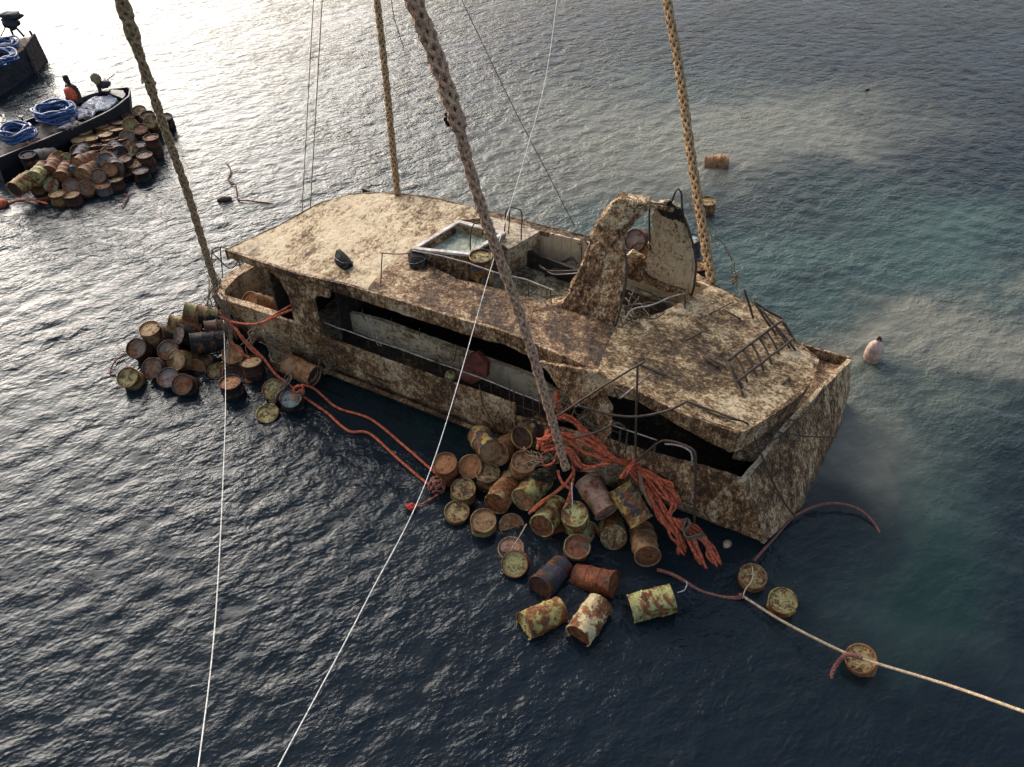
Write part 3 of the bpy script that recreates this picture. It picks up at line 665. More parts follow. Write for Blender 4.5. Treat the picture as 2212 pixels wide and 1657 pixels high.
# arch rods
rod('arch_rod', [NL(1350, 540), NL(1353, 590), NL(1345, 640), NL(1333, 690), NL(1326, 706)], .022)
rod('arch_rod', [FL(1404, 432), FL(1402, 480), FL(1404, 540)], .02)
rod('arch_rod', [FL(1468, 452), FL(1488, 500), FL(1502, 560), FL(1500, 610), FL(1492, 640)], .022)
rod('arch_hoop', [FL(1446, 450), FL(1456, 420), FL(1464, 408), FL(1471, 415), FL(1473, 450), FL(1480, 490)], .018, kink=.004)
for k in range(5): rod('lashing', [NL(1376 + 5 * k, 430 + 3 * k), FL(1400 + 3 * k, 446 - 2 * k)], .014, 'twine', .03)
rod('arch_rod', [FL(1396, 592), FL(1430, 612), FL(1478, 628), FL(1494, 640)], .014)
slab('torn_panel', [NL(1296, 478), NL(1338, 428), NL(1396, 440), NL(1378, 462), NL(1345, 492), NL(1318, 500)], -NT * .09 + UP * .05, M['roof'], boat, lev=3, amp=.07, size=.2)
slab('torn_panel', [FL(1418, 440), FL(1446, 433), FL(1470, 450), FL(1478, 478), FL(1455, 470), FL(1428, 462)], -NT * .06, M['dark'], boat, lev=3, amp=.05, size=.15)
slab('torn_panel', [FL(1386, 580), FL(1402, 596), FL(1440, 612), FL(1486, 626), FL(1488, 634), FL(1440, 624), FL(1395, 606)], -NT * .10, M['arch'], boat, lev=2, amp=.03, size=.15)
for k in range(9):
    a_, b_2 = (1350 + random.uniform(-6, 90), 640 + random.uniform(-25, 50)), (1350 + random.uniform(-10, 95), 640 + random.uniform(-25, 50))
    rod('bent_rod', [rz(a_[0], a_[1], random.uniform(-.3, .3)), rz((a_[0] + b_2[0]) / 2, (a_[1] + b_2[1]) / 2 - 6, random.uniform(-.2, .3)), rz(b_2[0], b_2[1], random.uniform(-.4, .1))], .014, kink=.05)
for a_, b_2 in (((1560, 668), (1600, 690)), ((1620, 745), (1650, 720)), ((1530, 770), (1568, 795)), ((1690, 830), (1705, 815)), ((1400, 790), (1440, 812)), ((1480, 735), (1515, 718))):
    rod('bent_rod', [rz(*a_, .02), rz((a_[0] + b_2[0]) / 2, (a_[1] + b_2[1]) / 2, .06), rz(*b_2, .02)], .018)
# ladder-like rail lying on the foredeck roof
lad = empty('handrail_frame', RF(1650, 770), None); lad.parent = boat; lad.matrix_parent_inverse = Matrix.Identity(4)
lad.matrix_basis = rootmat(boat).inverted() @ Matrix.Translation(RF(1650, 770)); bpy.context.view_layer.update()
def zz(k, x, y, dz): a = Z(k, x, y); return RF(a[0], a[1], 2.6 + dz)
rod('rail', [zz('z2', 1390, 1030, .22), zz('z2', 1545, 915, .24), zz('z2', 1700, 800, .26)], .026, parent=lad)
rod('rail', [zz('z2', 1450, 1140, .12), zz('z2', 1600, 1025, .12), zz('z2', 1760, 905, .14)], .024, parent=lad)
for k in range(8):
    x, y = 1392 + 44 * k, 1030 - 33 * k
    rod('rung', [zz('z2', x, y, .22), zz('z2', x + 42, y + 68, .14), zz('z2', x + 78 + random.uniform(-12, 14), y + 150 - 12 * (k > 4) * 2, .03)], .020, parent=lad)
for a, b, h in [((1490, 630), (1533, 790), .6), ((1540, 700), (1665, 885), .5), ((1540, 700), (1700, 800), .45), ((1580, 740), (1775, 970), .4), ((1700, 800), (1760, 905), .3), ((1265, 1008), (1350, 1062), .05), ((1390, 1035), (1480, 1220), .2)]:
    rod('stanchion', [zz('z2', *a, h), zz('z2', *b, .03)], .022, kink=.03)
rod('rod', [zz('z2', 1155, 680, .05), zz('z2', 1160, 735, .04)], .016); rod('rod', [zz('z2', 1290, 770, .02), zz('z2', 1430, 700, .03)], .012)
# rail inside the long opening and bent boarding ladder
rod('rail', [SD(699, 697, 9.95), SD(865, 755, 9.95), SD(1031, 814, 9.95), SD(1110, 845, 9.9), SD(1168, 868, 9.9)], .016, 'rodlight', .01)
for x in (733, 795, 870, 950, 985, 1060): 
    y = 697 + (x - 699) * .353; rod('stanchion', [SD(x, y, 9.95), SD(x + 1, y + 36, 9.95)], .011)
for x in (1100, 1110, 1130, 1150, 1165):
    y = 840 + (x - 1100) * .45; rod('stanchion', [SD(x, y, 9.86), SD(x + 2, y + 62, 9.86)], .013)
rod('rail', [SD(1100, 868, 9.86), SD(1165, 893, 9.86)], .012)
rod('cable', [SD(1035, 830, 9.8), SD(1042, 870, 9.68), SD(1060, 905, 9.66), SD(1075, 935, 9.65)], .012)
rod('cable', [SD(986, 745, 9.9), SD(985, 765, 9.85), SD(972, 785, 9.9), SD(930, 780, 9.95)], .012)
for k in range(2): rod('cable', [SD(792 + 8 * k, 683, 9.95), SD(800 + 8 * k, 715, 9.92), SD(820 + 6 * k, 748, 9.9)], .009, 'rodlight', .03)
for x in (783, 845, 905): rod('hanging_wire', [SD(x, 668 + (x - 783) * .33, 9.9), SD(x + 2, 690 + (x - 783) * .33, 9.9)], .008)
slab('red_panel', [SD(990, 800, 10.1), SD(1012, 768, 10.15), SD(1030, 763, 10.15), SD(1052, 790, 10.1), SD(1050, 815, 10.05), SD(1018, 830, 10.0), SD(975, 812, 10.0)], NT * .12, M['redmetal'], boat, lev=2, amp=.015)
rod('hull_slot', [SD(725, 763, 9.74), SD(726, 790, 9.72)], .018, 'rod')
# stern rail
def at2(k, x, y, z): a = Z(k, x, y); return at(a[0], a[1], z)
rod('rail', [at2('z1', 80, 500, 2.2), at2('z1', 130, 478, 2.25), at2('z1', 200, 492, 2.3)], .015); rod('rail', [at2('z1', 85, 520, 2.0), at2('z1', 200, 620, 1.3), at2('z1', 265, 560, 1.8)], .013)
for a, b, za, zb in [((135, 480), (150, 685), 2.2, 1.12), ((255, 560), (268, 612), 1.9, 1.4), ((60, 690), (52, 905), 1.5, .6), ((80, 500), (70, 640), 2.2, 1.4)]:
    rod('stanchion', [at2('z1', *a, za), at2('z1', *b, zb)], .014)
# poles and hoses hanging at the crushed part
def at6(x, y, t): a = Z('z6', x, y); return SD(a[0], a[1], t)
rod('pole', [at6(250, 520, 9.1), at6(600, 290, 9.35), at6(930, 90, 9.62)], .020, 'rod', .006)
rod('pole', [at6(878, 120, 9.6), at6(870, 400, 9.5), at6(860, 850, 9.35)], .020, 'rod', .006)
rod('pole', [at6(740, 380, 9.55), at6(980, 190, 9.6)], .016, 'rodlight', .004)
rod('pole', [at6(690, 300, 9.6), at6(730, 380, 9.6)], .022); rod('pole', [at6(700, 290, 9.6), at6(790, 340, 9.58)], .02)
rod('pole', [at6(850, 90, 9.66), at6(1090, 205, 9.75)], .018)
rod('hose', [at6(400, 430, 9.3), at6(640, 500, 9.4), at6(860, 520, 9.45), at6(1080, 485, 9.5), at6(1270, 400, 9.6)], .022, 'rod', .01)
g8 = lambda x, y, t: SD(*Z('z8', x, y), t)
rod('cable', [at6(1270, 400, 9.6), g8(480, 350, 9.6), g8(740, 440, 9.7)] + [front_ for front_ in []], .016)
rod('cable', [zz('z8', 370, 310, .03), zz('z8', 600, 410, .03), zz('z8', 735, 440, .03), at(*Z('z8', 790, 560), 2.1), at(*Z('z8', 850, 700), 1.55), at(*Z('z8', 930, 870), .95), at(*Z('z8', 1025, 1010), .25)], .018, 'rod', .01)
rod('cable', [zz('z8', 610, 428, .02), at(*Z('z8', 800, 470), 2.2), at(*Z('z8', 960, 503), 1.85), at(*Z('z8', 1100, 522), 1.35), at(*Z('z8', 1275, 526), .9)], .014)
rod('cable', [at(*Z('z8', 790, 590), 2.0), at(*Z('z8', 960, 500), 1.7), at(*Z('z8', 1100, 360), 1.65), at(*Z('z8', 1200, 215), 1.6)], .016)
rod('hose', [at6(380, 690, 9.2), at6(540, 650, 9.3), at6(690, 585, 9.4), at6(740, 575, 9.45), at6(790, 620, 9.5)], .022, 'rod')
rod('rail', [at6(690, 590, 9.7), at6(1030, 705, 9.7)], .014, 'rodlight', .003)
rod('ladder_hoop', [at6(870, 870, 9.45), at6(960, 790, 9.5), at6(1060, 712, 9.55), at6(1180, 720, 9.5), at6(1290, 765, 9.45), at6(1330, 810, 9.4), at6(1328, 1050, 9.4), at6(1320, 1350, 9.4)], .022, 'rod', .006)
rod('ladder_hoop', [at6(1090, 735, 9.6), at6(1200, 745, 9.6), at6(1300, 800, 9.55), at6(1305, 900, 9.5)], .018, 'rodlight', .006)
for x in (745, 800, 1020): rod('stanchion', [at6(x, 620 + (x - 745) * .4, 9.7), at6(x - 20, 800 + (x - 745) * .1, 9.6)], .018)
for a, b in [((590, 350), (1500, 460)), ((1210, 1190), (1310, 1225))]: rod('rail', [at6(*a, 10.3 if a[0] < 600 else 9.7), at6(*b, 10.3 if a[0] < 600 else 9.7)], .01, 'bluedrum' if a[0] < 600 else 'rodlight', .002)

# small black objects resting on / strapped to the roof
def black_bag(pts, label, depth, shr):
    fr_ = [RF(x, y, 2.62 + (578 - y) * .0042) for x, y in pts]
    c = sum(fr_, Vector()) / len(fr_); back = Vector((-.25, .9, -.1)).normalized() * depth
    bm = bmesh.new(); vs = [bm.verts.new(p) for p in fr_] + [bm.verts.new(c + (p - c) * shr + back) for p in fr_] + [bm.verts.new(c + (p - c) * shr - back * .45) for p in fr_]
    bmesh.ops.convex_hull(bm, input=bm.verts); bmesh.ops.bevel(bm, geom=bm.edges[:], offset=.02, segments=2, affect='EDGES')
    bm.verts.index_update(); o = obj('black_bag', [v.co.copy() for v in bm.verts], [[v.index for v in f.verts] for f in bm.faces], M['black'], None, False); bm.free()
    tag(o, label, 'bag'); q_ = c - back * .46
    tube('strap', [fr_[0].lerp(fr_[-1], .6) - back * .25, q_, fr_[2] - back * .2], .013, M['blackwet'], o)
    return o
black_bag([Z('z1', *p) for p in [(900, 498), (945, 515), (1012, 572), (1022, 608), (962, 638), (905, 606), (883, 570)]], 'black pointed bag standing alone on the pale stern roof', .26, .62)
black_bag([Z('z1', *p) for p in [(1376, 520), (1440, 515), (1512, 535), (1505, 605), (1455, 625), (1385, 622)]], 'black square bag hanging at the corner of the water-filled hatch', .26, .7)
fender = lump('buoy', at(1887, 762, .22), .20, .20, .38, simple('faded_pink_buoy', (.62, .42, .33), .6, 0, .3, 7, .01), None, .12, 3, 3)
fender.rotation_euler = (rad(8), rad(-6), 0); tag(fender, 'faded pink buoy floating alone to the right of the bow', 'buoy')
tube('eye', [fender.location + Vector((-.04, 0, .34)), fender.location + Vector((-.02, 0, .47)), fender.location + Vector((.05, 0, .34))], .03, M['rod'], fender, .04)
sh = lump('floating_scrap', at(1570, 1175, .04), .10, .07, .03, M['leafy'], None, .5, 2, 2, .9); tag(sh, 'small pale scrap floating in the shadow under the bow', 'debris')
sh = lump('floating_scrap', at(*Z('z1', 163, 160), .04), .22, .10, .08, M['rod'], None, .3, 2, 2, .2); tag(sh, 'small dark lump floating among orange string behind the stern', 'debris')
sh = lump('floating_scrap', at(1873, 193, .04), .08, .06, .04, M['rod'], None, .4, 4, 2, .2); tag(sh, 'tiny dark speck of flotsam on open water upper right', 'debris')
rg = slab('red_rag', [at(876, 1093, .05), at(884, 1104, .05), at(899, 1098, .05), at(893, 1091, .05)], (0, 0, .06), M['redcloth'], None, lev=2, amp=.05, size=.1); tag(rg, 'bright red rag floating at the end of the thin orange string', 'rag')

# ================================================================== DRUMS
DR, DH = .232, .74
def lathe(prof, seg, dent=0, seed=0):
    V, Fc = [], []
    for z, r in prof:
        for k in range(seg):
            th = 2 * math.pi * k / seg
            d = dent * min(1, max(0, math.sin(math.pi * min(1, max(0, z / DH)))) * 1.4) * mnoise.noise(Vector((math.cos(th) * 1.5 + seed, math.sin(th) * 1.5, z * 2.4)))
            V.append((math.cos(th) * (r + d), math.sin(th) * (r + d), z))
    n = len(prof)
    for i in range(n - 1):
        for k in range(seg): Fc.append((i * seg + k, i * seg + (k + 1) % seg, (i + 1) * seg + (k + 1) % seg, (i + 1) * seg + k))
    return V, Fc
SH, LID, BAS = [], [], []
prof = [(0, DR - .012), (.004, DR + .008), (.02, DR + .008), (.03, DR - .004)]
for z0 in (.245, .48): prof += [(z0 - .034, DR - .004), (z0 - .017, DR + .002), (z0, DR + .012), (z0 + .017, DR + .002), (z0 + .034, DR - .004)]
prof += [(.11, DR - .003), (.36, DR - .004), (.61, DR - .003)]
prof += [(DH - .03, DR - .004), (DH - .02, DR + .008), (DH - .004, DR + .008), (DH, DR - .012), (DH - .03, DR - .016)]
prof = sorted(prof[:-2], key=lambda p: p[0]) + prof[-2:]
for sd in range(4):
    V, Fc = lathe(prof, 28, .02 + .014 * sd, sd * 3.7); me = bpy.data.meshes.new('drum_shell'); me.from_pydata(V, [], Fc); me.polygons.foreach_set('use_smooth', [True] * len(me.polygons)); SH.append(me)
def capmesh(seed, z, s):
    V, Fc = [(0, 0, z - s * .015 + .01 * math.sin(seed))], []
    rr = (.05, .10, .15, .19, DR - .014)
    for i, r in enumerate(rr):
        for k in range(28):
            th = 2 * math.pi * k / 28
            V.append((math.cos(th) * r, math.sin(th) * r, z - s * (.015 if r < .18 else .022) + (.02 * mnoise.noise(Vector((math.cos(th) * r * 5 + seed, math.sin(th) * r * 5, seed))) if r < .2 else 0)))
    for k in range(28):
        Fc.append((0, 1 + k, 1 + (k + 1) % 28))
        for i in range(len(rr) - 1): Fc.append((1 + i * 28 + k, 1 + (i + 1) * 28 + k, 1 + (i + 1) * 28 + (k + 1) % 28, 1 + i * 28 + (k + 1) % 28))
    if s > 0:   # two bungs
        for cx, cr in ((.13, .026), (-.13, .014)):
            b = len(V)
            for zz_ in (z - .03, z + .004):
                for k in range(8): V.append((cx + cr * math.cos(k * math.pi / 4), cr * math.sin(k * math.pi / 4), zz_))
            for k in range(8): Fc.append((b + k, b + (k + 1) % 8, b + 8 + (k + 1) % 8, b + 8 + k))
            Fc.append(tuple(b + 8 + k for k in range(8)))
    if s < 0: Fc = [f[::-1] for f in Fc]
    me = bpy.data.meshes.new('drum_lid'); me.from_pydata(V, [], Fc); return me
for sd in range(3): LID.append(capmesh(sd * 2.3 + 1, DH - .012, 1))
BAS.append(capmesh(9, .012, -1))
def with_mat(me, mat):
    key = me.name + mat.name
    if key not in _mm: c = me.copy(); c.materials.clear(); c.materials.append(mat); _mm[key] = c
    return _mm[key]
_mm = {}; ndr = 0
def place_drum(capc, nrm, body, lid, label, group):
    global ndr
    nrm = nrm.normalized(); base = capc - nrm * DH
    o = bpy.data.objects.new('drum', None); COL.objects.link(o); o.empty_display_size = .2
    q = nrm.to_track_quat('Z', 'Y'); spin = Matrix.Rotation(random.uniform(0, 6.28), 4, 'Z')
    o.matrix_basis = Matrix.Translation(base) @ q.to_matrix().to_4x4() @ spin
    tag(o, label, 'drum', group)
    link('shell', with_mat(SH[ndr % 4], DM[body]), None, o)
    link('lid', with_mat(LID[ndr % 3], DM[lid]), None, o)
    link('base', with_mat(BAS[0], DM[lid if lid in ('rust', 'rust_and_shade') else 'rust']), None, o)
    ndr += 1; return o
def drum2(cp, z, ep, body, lid, label, group, hi=False):
    """lid centre sighted at cp and height z, other end sighted at ep"""
    C0 = at(cp[0], cp[1], z); v = ray(*ep); v = v.normalized(); d = CP - C0
    b = v.dot(d); c = d.dot(d) - DH * DH; disc = b * b - c
    if disc <= 0: E = CP + v * (-b)
    else:
        r = math.sqrt(disc); c1 = CP + v * (-b - r); c2 = CP + v * (-b + r)
        E = c2 if c2.z < c1.z else c1
        if hi: E = c1 if E is c2 else c2
    return place_drum(C0, C0 - E, body, lid, label, group)
def drumf(cp, z, elev, az, body, lid, label, group):
    """lid centre sighted at cp and height z; lid normal elev degrees above the horizontal, turned az degrees from facing the camera"""
    C0 = at(cp[0], cp[1], z); h = math.atan2(-C0.y, -C0.x) + rad(az)
    return place_drum(C0, Vector((math.cos(h) * math.cos(rad(elev)), math.sin(h) * math.cos(rad(elev)), math.sin(rad(elev)))), body, lid, label, group)
G1 = 'oil drums lashed together in front of the wreck'; G2 = 'oil drums floating round the stern of the wreck'; G3 = 'oil drums heaped beside the workboat'; G4 = 'drums lying on or behind the wreck'
def z3(x, y): return Z('z3', x, y)
D2 = [
 ((705, 722), .42, (820, 600), 'palegreen', 'rusttan', 'pale green drum with rusty end, larger of the two lying under the sling'),
 ((815, 872), .22, (905, 755), 'palegreen', 'rust', 'pale green drum with dark patches just below and right of its pale green twin'),
 ((553, 745), .30, (640, 610), 'pinkrust', 'rust', 'drum flaking from pink rust to olive, left of the pale green drum'),
 ((1190, 795), .42, (1075, 608), 'pinkgrey', 'pinkgrey', 'smooth pinkish grey drum leaning from under the sling end'),
 ((1395, 850), .55, (1265, 640), 'yellowblue', 'rust_and_shade', 'long yellow and dark blue drum right of the pinkish grey one'),
 ((1428, 1048), .22, (1390, 900), 'rusttan', 'rust', 'tan drum with dark rusty end nearest below the orange rope bundle'),
 ((1232, 940), .22, (1212, 850), 'mossy', 'tanspeck', 'mossy green drum with speckled end below the pinkish grey drum'),
 ((803, 1232), .15, (935, 1110), 'blue', 'rust_and_shade', 'dark blue rusty drum lying half sunk at the front of the cluster'),
 ((1240, 1208), .17, (1020, 1165), 'redyellow', 'rust', 'red rusted drum with a yellow band round its middle'),
 ((712, 1450), .15, (925, 1355), 'yellow', 'yelspeck', 'yellow rust-streaked drum lying foremost left of the cluster'),
 ((1025, 1508), .15, (1155, 1320), 'cream', 'rust', 'cream and rust drum floating foremost in the middle'),
 ((1328, 1350), .15, (1575, 1285), 'palegreen', 'rust', 'pale yellow-green drum floating apart with a loop of string at its end'),
 ((525, 445), .75, (455, 350), 'yellowblue', 'rusttan', 'yellow and dark blue drum upended against the hull, farthest left of the cluster'),
 ((700, 365), .95, (810, 295), 'yellowblue', 'rust_and_shade', 'yellow and black drum wedged high under the bent railing'),
 ((560, 455), .62, (640, 405), 'rusttan', 'rusttan', 'drum showing an oval brown end beside the blue-splashed one'),
 ((402, 530), .45, (470, 545), 'rusttan', 'orangelid', 'drum tipped so only its narrow brown lid shows, near the hull'),
 ((258, 508), .55, (292, 610), 'rust', 'orangelid', 'rusty drum with pinkish lid tilting, leftmost of the cluster near the hull'),
 ((505, 560), .40, (500, 680), 'mossy', 'tanspeck', 'pale mossy drum squeezed behind the pink flaking drum'),
 ((715, 500), .75, (690, 590), 'rusttan', 'rusttan', 'drab brown drum behind the rope tangle at the hull'),
]
for cp, z, ep, b, l, lab in D2: drum2(z3(*cp), z, z3(*ep), b, l, lab, G1)
DF = [
 ('z3', 365, 655, .30, 78, 0, 'olive', 'tanspeck', 'olive drum with speckled lid standing above its lower twin at left'),
 ('z3', 328, 786, .14, 80, 5, 'olive', 'tanspeck', 'dark low drum with mossy speckled lid sitting deep in the water at left'),
 ('z3', 480, 838, .28, 76, 0, 'olive', 'rusttan', 'upright drum with brown sandy lid floating left of centre'),
 ('z3', 645, 870, .05, 62, 20, 'rusttan', 'rusttan', 'brown lid almost awash with a string across it'),
 ('z3', 640, 1000, .04, 80, 0, 'pinkgrey', 'pinkgrey', 'pinkish lid awash behind the yellow-lidded drum'),
 ('z3', 660, 1090, .20, 55, -18, 'rust', 'yelspeck', 'rusty drum with yellow-blotched lid leaning at the front'),
 ('z3', 1008, 800, .62, 68, -14, 'palegreen', 'palegreen', 'green drum with a line tied through its lid, below the sling end'),
 ('z3', 1095, 920, .10, 40, 60, 'palegreen', 'palegreen', 'half sunk pale green drum behind the mossy one'),
 ('z3', 1022, 988, .24, 74, 0, 'olive', 'redlid', 'upright drum with red and brown flaked lid in the middle front'),
 ('z3', 865, 1010, -.03, 80, 0, 'rust_and_shade', 'rust_and_shade', 'dark lid just under the surface between the blue and red-lidded drums'),
 ('z9', 742, 730, .20, 82, 0, 'rusttan', 'tanspeck', 'drum with a cord tied over its pale lid, just off the bow'),
 ('z9', 886, 850, .24, 78, -6, 'yellow', 'yelspeck', 'round yellow-speckled drum floating behind the mooring line'),
 ('z9', 1262, 1130, .22, 66, -25, 'orangelid', 'tanspeck', 'lone drum tied to the mooring line at far right'),
 ('z3', 940, 930, .0, 70, 30, 'redyellow', 'redlid', 'sunken red-rusted drum showing behind the dark submerged lid'),
]
for k, x, y, z, e, a, b, l, lab in DF: drumf(Z(k, x, y), z, e, a, b, l, lab, G1)
S7 = [
 (435, 472, .75, 80, -25, 'rusttan', 'tan', 'drum with pale tan lid, topmost left of the stern heap'),
 (520, 540, .55, 25, -75, 'rust_and_shade', 'rust_and_shade', 'dark red-brown drum lying just under the tan-lidded one'),
 (318, 650, .5, 52, -40, 'rust_and_shade', 'greylid', 'dark drum with grey-brown lid, second from the left edge of the stern heap'),
 (600, 665, .55, 55, -30, 'rust_and_shade', 'greylid', 'brown-grey lid tilted up in the middle of the stern heap'),
 (668, 757, .42, 42, -48, 'olive', 'tan', 'drum with golden tan end turned outward, middle of the stern heap'),
 (458, 825, .38, 48, -42, 'rust_and_shade', 'greylid', 'dark drum with long oval grey lid above the yellow-green floater'),
 (598, 910, .32, 60, -30, 'black', 'lilac', 'dark drum with purple-grey lid next to the red-lidded one'),
 (725, 970, .32, 52, -35, 'rust_and_shade', 'redlid', 'dark drum with dull red lid, lowest of the stern heap'),
 (240, 905, .36, 60, -38, 'olive', 'yelspeck', 'olive drum with yellow lid at the outer left tip of the heap'),
 (850, 840, .05, 30, -40, 'rusttan', 'orangelid', 'brown drum half sunk right of the tan-ended one'),
 (688, 530, .7, 40, -75, 'black', 'lilac', 'drum showing only a narrow whitish lid in the heap'),
 (800, 610, .62, 8, -95, 'black', 'black', 'glossy black ribbed drum lying across the top of the stern heap'),
 (925, 500, .68, 10, -95, 'rust_and_shade', 'rusttan', 'rusty brown drum lying nearest the hull at the stern'),
 (870, 390, .7, 10, -100, 'black', 'rust_and_shade', 'dark drum lying behind the rusty one by the stern corner'),
 (600, 440, .72, 18, -110, 'olive', 'olive', 'long olive drum lying along the outer edge of the heap'),
 (740, 330, .9, 18, -110, 'olive', 'mossy', 'olive drum lying highest against the stern corner'),
 (780, 560, .35, 70, 0, 'black', 'rust_and_shade', 'black drum buried below the glossy ribbed one'),
 (1172, 700, .42, 62, -8, 'rusttan', 'rusttan', 'tan-lidded drum below the tangle of old string'),
 (1335, 765, .42, 95, -20, 'rust_and_shade', 'tan', 'dark drum with thin tan rim under the orange ropes'),
 (1045, 845, .08, 78, 0, 'olive', 'tanspeck', 'olive lid lying awash left of the white line'),
 (1180, 870, .12, 60, 0, 'rust', 'rust_and_shade', 'dark rusty drum awash behind the orange-topped one'),
 (1150, 945, .42, 88, -12, 'black', 'orangelid', 'black-sided drum with bright orange-tan lid behind the thin white line'),
 (1600, 705, .55, 66, 0, 'mossy', 'mossy', 'mossy-lidded drum snagged against the hull by loops of string'),
 (1360, 900, .06, 70, 10, 'rust_and_shade', 'rusttan', 'dark drum half sunk below the thin tan rim'),
 (1530, 1012, .30, 60, -22, 'rust', 'yelspeck', 'drum with yellow-green lid, upper of the three afloat by the orange knot'),
 (1688, 1090, .34, 70, -15, 'black', 'shiny', 'dark drum with glossy blue-grey lid under the orange knot'),
 (1480, 1222, .10, 74, -18, 'palegreen', 'yelspeck', 'pale yellow lid floating lowest by the orange knot'),
]
for x, y, z, e, a, b, l, lab in S7: drumf(Z('z7', x, y), z * .86, e, a, b, l, lab, G2)  # dark bodies under paler lids: shade on the drum sides put into colour
drum2(Z('z7', 1900, 900), .35, Z('z7', 1660, 790), 'rusttan', 'rust_and_shade', 'dented tan drum with hollow dark end lying against the hull', G2)  # hollow end is a closed lid, its inner shade painted dark
P = [
 (1425, 258, .45, 98, 'rusttan', 'tan', 'tan lid closest to the workboat, rearmost row'), (1500, 280, .5, 97, 'rust', 'tan', 'tan lid second in the rearmost row'),
 (1280, 325, .5, 96, 'rusttan', 'tan', 'wide tan lid left in the second row from the boat'), (1360, 345, .5, 98, 'rusttan', 'tan', 'tan lid overlapping the wide one'),
 (1065, 405, .5, 92, 'olive', 'tan', 'tan lid standing apart at the left of the back rows'), (995, 500, .5, 92, 'olive', 'tan', 'greenish-sided drum, leftmost of the tan lids'),
 (1150, 480, .52, 92, 'olive', 'tan', 'tan lid right beside the leftmost one'), (1325, 428, .6, 90, 'rust', 'tan', 'brightest tan lid in the centre of the back rows'),
 (1475, 365, .55, 98, 'rust_and_shade', 'tan', 'slanting tan lid left of the grey speckled one'), (1635, 308, .7, 48, 'olive', 'tanspeck', 'grey speckled lid facing out on top of the heap'),
 (1770, 368, .65, 70, 'rust_and_shade', 'rusttan', 'brown lid right of the grey speckled one'), (1605, 470, .55, 50, 'olive', 'rusttan', 'dull brown lid facing out below the grey speckled one'),
 (1390, 492, .6, 104, 'rust', 'orangelid', 'thin pink lid edge, upper of the middle stack'), (1500, 497, .6, 104, 'rust', 'orangelid', 'thin pink lid edge, upper right of the middle stack'),
 (1180, 572, .6, 104, 'rust', 'orangelid', 'thin pink lid edge at the left of the middle stack'), (1310, 557, .62, 104, 'rust_and_shade', 'orangelid', 'long thin pink lid in the heart of the stack'),
 (1410, 592, .6, 104, 'rust_and_shade', 'orangelid', 'thin pink lid over the blue-sided drum'), (1175, 635, .6, 104, 'rust_and_shade', 'orangelid', 'thin pink lid, second lowest at left of the stack'),
 (1235, 657, .58, 104, 'rust_and_shade', 'orangelid', 'thin pink lid, lowest of the middle stack'), (1770, 560, .45, 92, 'bluegrey', 'bluegrey', 'blue-grey drum at the right side of the heap'),
 (1905, 470, .65, 88, 'rust_and_shade', 'redlid', 'tall dark drum with pinkish red lid, rightmost of the heap'), (1825, 693, .5, 88, 'rust_and_shade', 'lilac', 'dark drum with mauve lid at the right edge'),
 (1560, 738, .5, 84, 'rust_and_shade', 'greylid', 'brown-grey lid alone in the right of the heap'), (1695, 805, .35, 84, 'rusttan', 'tanspeck', 'cream speckled lid near the right front'),
 (1775, 890, .3, 86, 'black', 'lilac', 'black drum with lilac lid at the right front corner'), (1580, 932, .12, 90, 'black', 'lilac', 'wet whitish lid lying low at the right front'),
 (1450, 1000, .3, 94, 'rust_and_shade', 'tan', 'sunlit golden lid in the front row'), (1290, 1065, .3, 82, 'bluegrey', 'orangelid', 'dark drum with orange-brown lid in the front row'),
 (1092, 1112, .3, 45, 'olive', 'rusttan', 'round brown end turned outward in the front row'), (900, 1190, .3, 88, 'rust', 'tan', 'rust-sided drum with tan lid in the front row'),
 (720, 1182, .32, 90, 'olive', 'tan', 'green-sided drum with tan lid at the front'), (562, 1215, .06, 95, 'rusttan', 'tan', 'pale flat lid awash at the left of the front row'),
 (860, 757, .55, 52, 'yellow', 'yelspeck', 'yellow-olive end facing out left of the middle'), (1330, 752, .6, 55, 'bluegrey', 'bluegrey', 'blue-green lid left of the brown-grey one'),
 (1380, 880, .5, 52, 'rust', 'orangelid', 'orange-red rusty end in the middle front'), (1240, 965, .45, 50, 'greylid', 'greylid', 'grey end facing out behind the orange-brown lid'),
 (900, 1090, .4, 50, 'rusttan', 'greylid', 'grey-brown end behind the tan-lidded front drums'), (640, 1070, .42, 42, 'rust', 'mossy', 'greenish end with red rim in the left half'),
 (1380, 645, .6, 70, 'bluegrey', 'orangelid', 'dusty pink lid standing on edge by the blue drum'), (492, 1120, .25, 62, 'rust', 'redlid', 'mauve lid tucked beside the big yellow drum'),
 (1750, 130, .55, 70, 'olive', 'mossy', 'olive drum at the far back corner by the boat'), (1620, 190, .5, 80, 'rust_and_shade', 'rust_and_shade', 'dark drum in the shade of the boat side'),
 (1860, 190, .6, 75, 'rust_and_shade', 'rust_and_shade', 'dark red drum at the far right back'), (2085, 215, .45, 80, 'black', 'rust_and_shade', 'black drum behind the big sling at the heap edge'),
 (990, 640, .5, 60, 'rust_and_shade', 'rust_and_shade', 'dark brown drum below the leftmost tan lid'),
]
for x, y, z, e, b, l, lab in P: drumf(Z('zp', x, y), z, e, random.uniform(-16, 4) if e > 80 else random.uniform(-25, 5), {'rusttan': 'rust', 'rust': 'rust_and_shade', 'greylid': 'rust_and_shade'}.get(b, b), {'rusttan': 'greylid', 'tanspeck': 'olive'}.get(l, l) if e < 80 else l, lab + ' in the workboat heap', G3)  # heap bodies swapped to darker rust: shadow on their sides put into colour
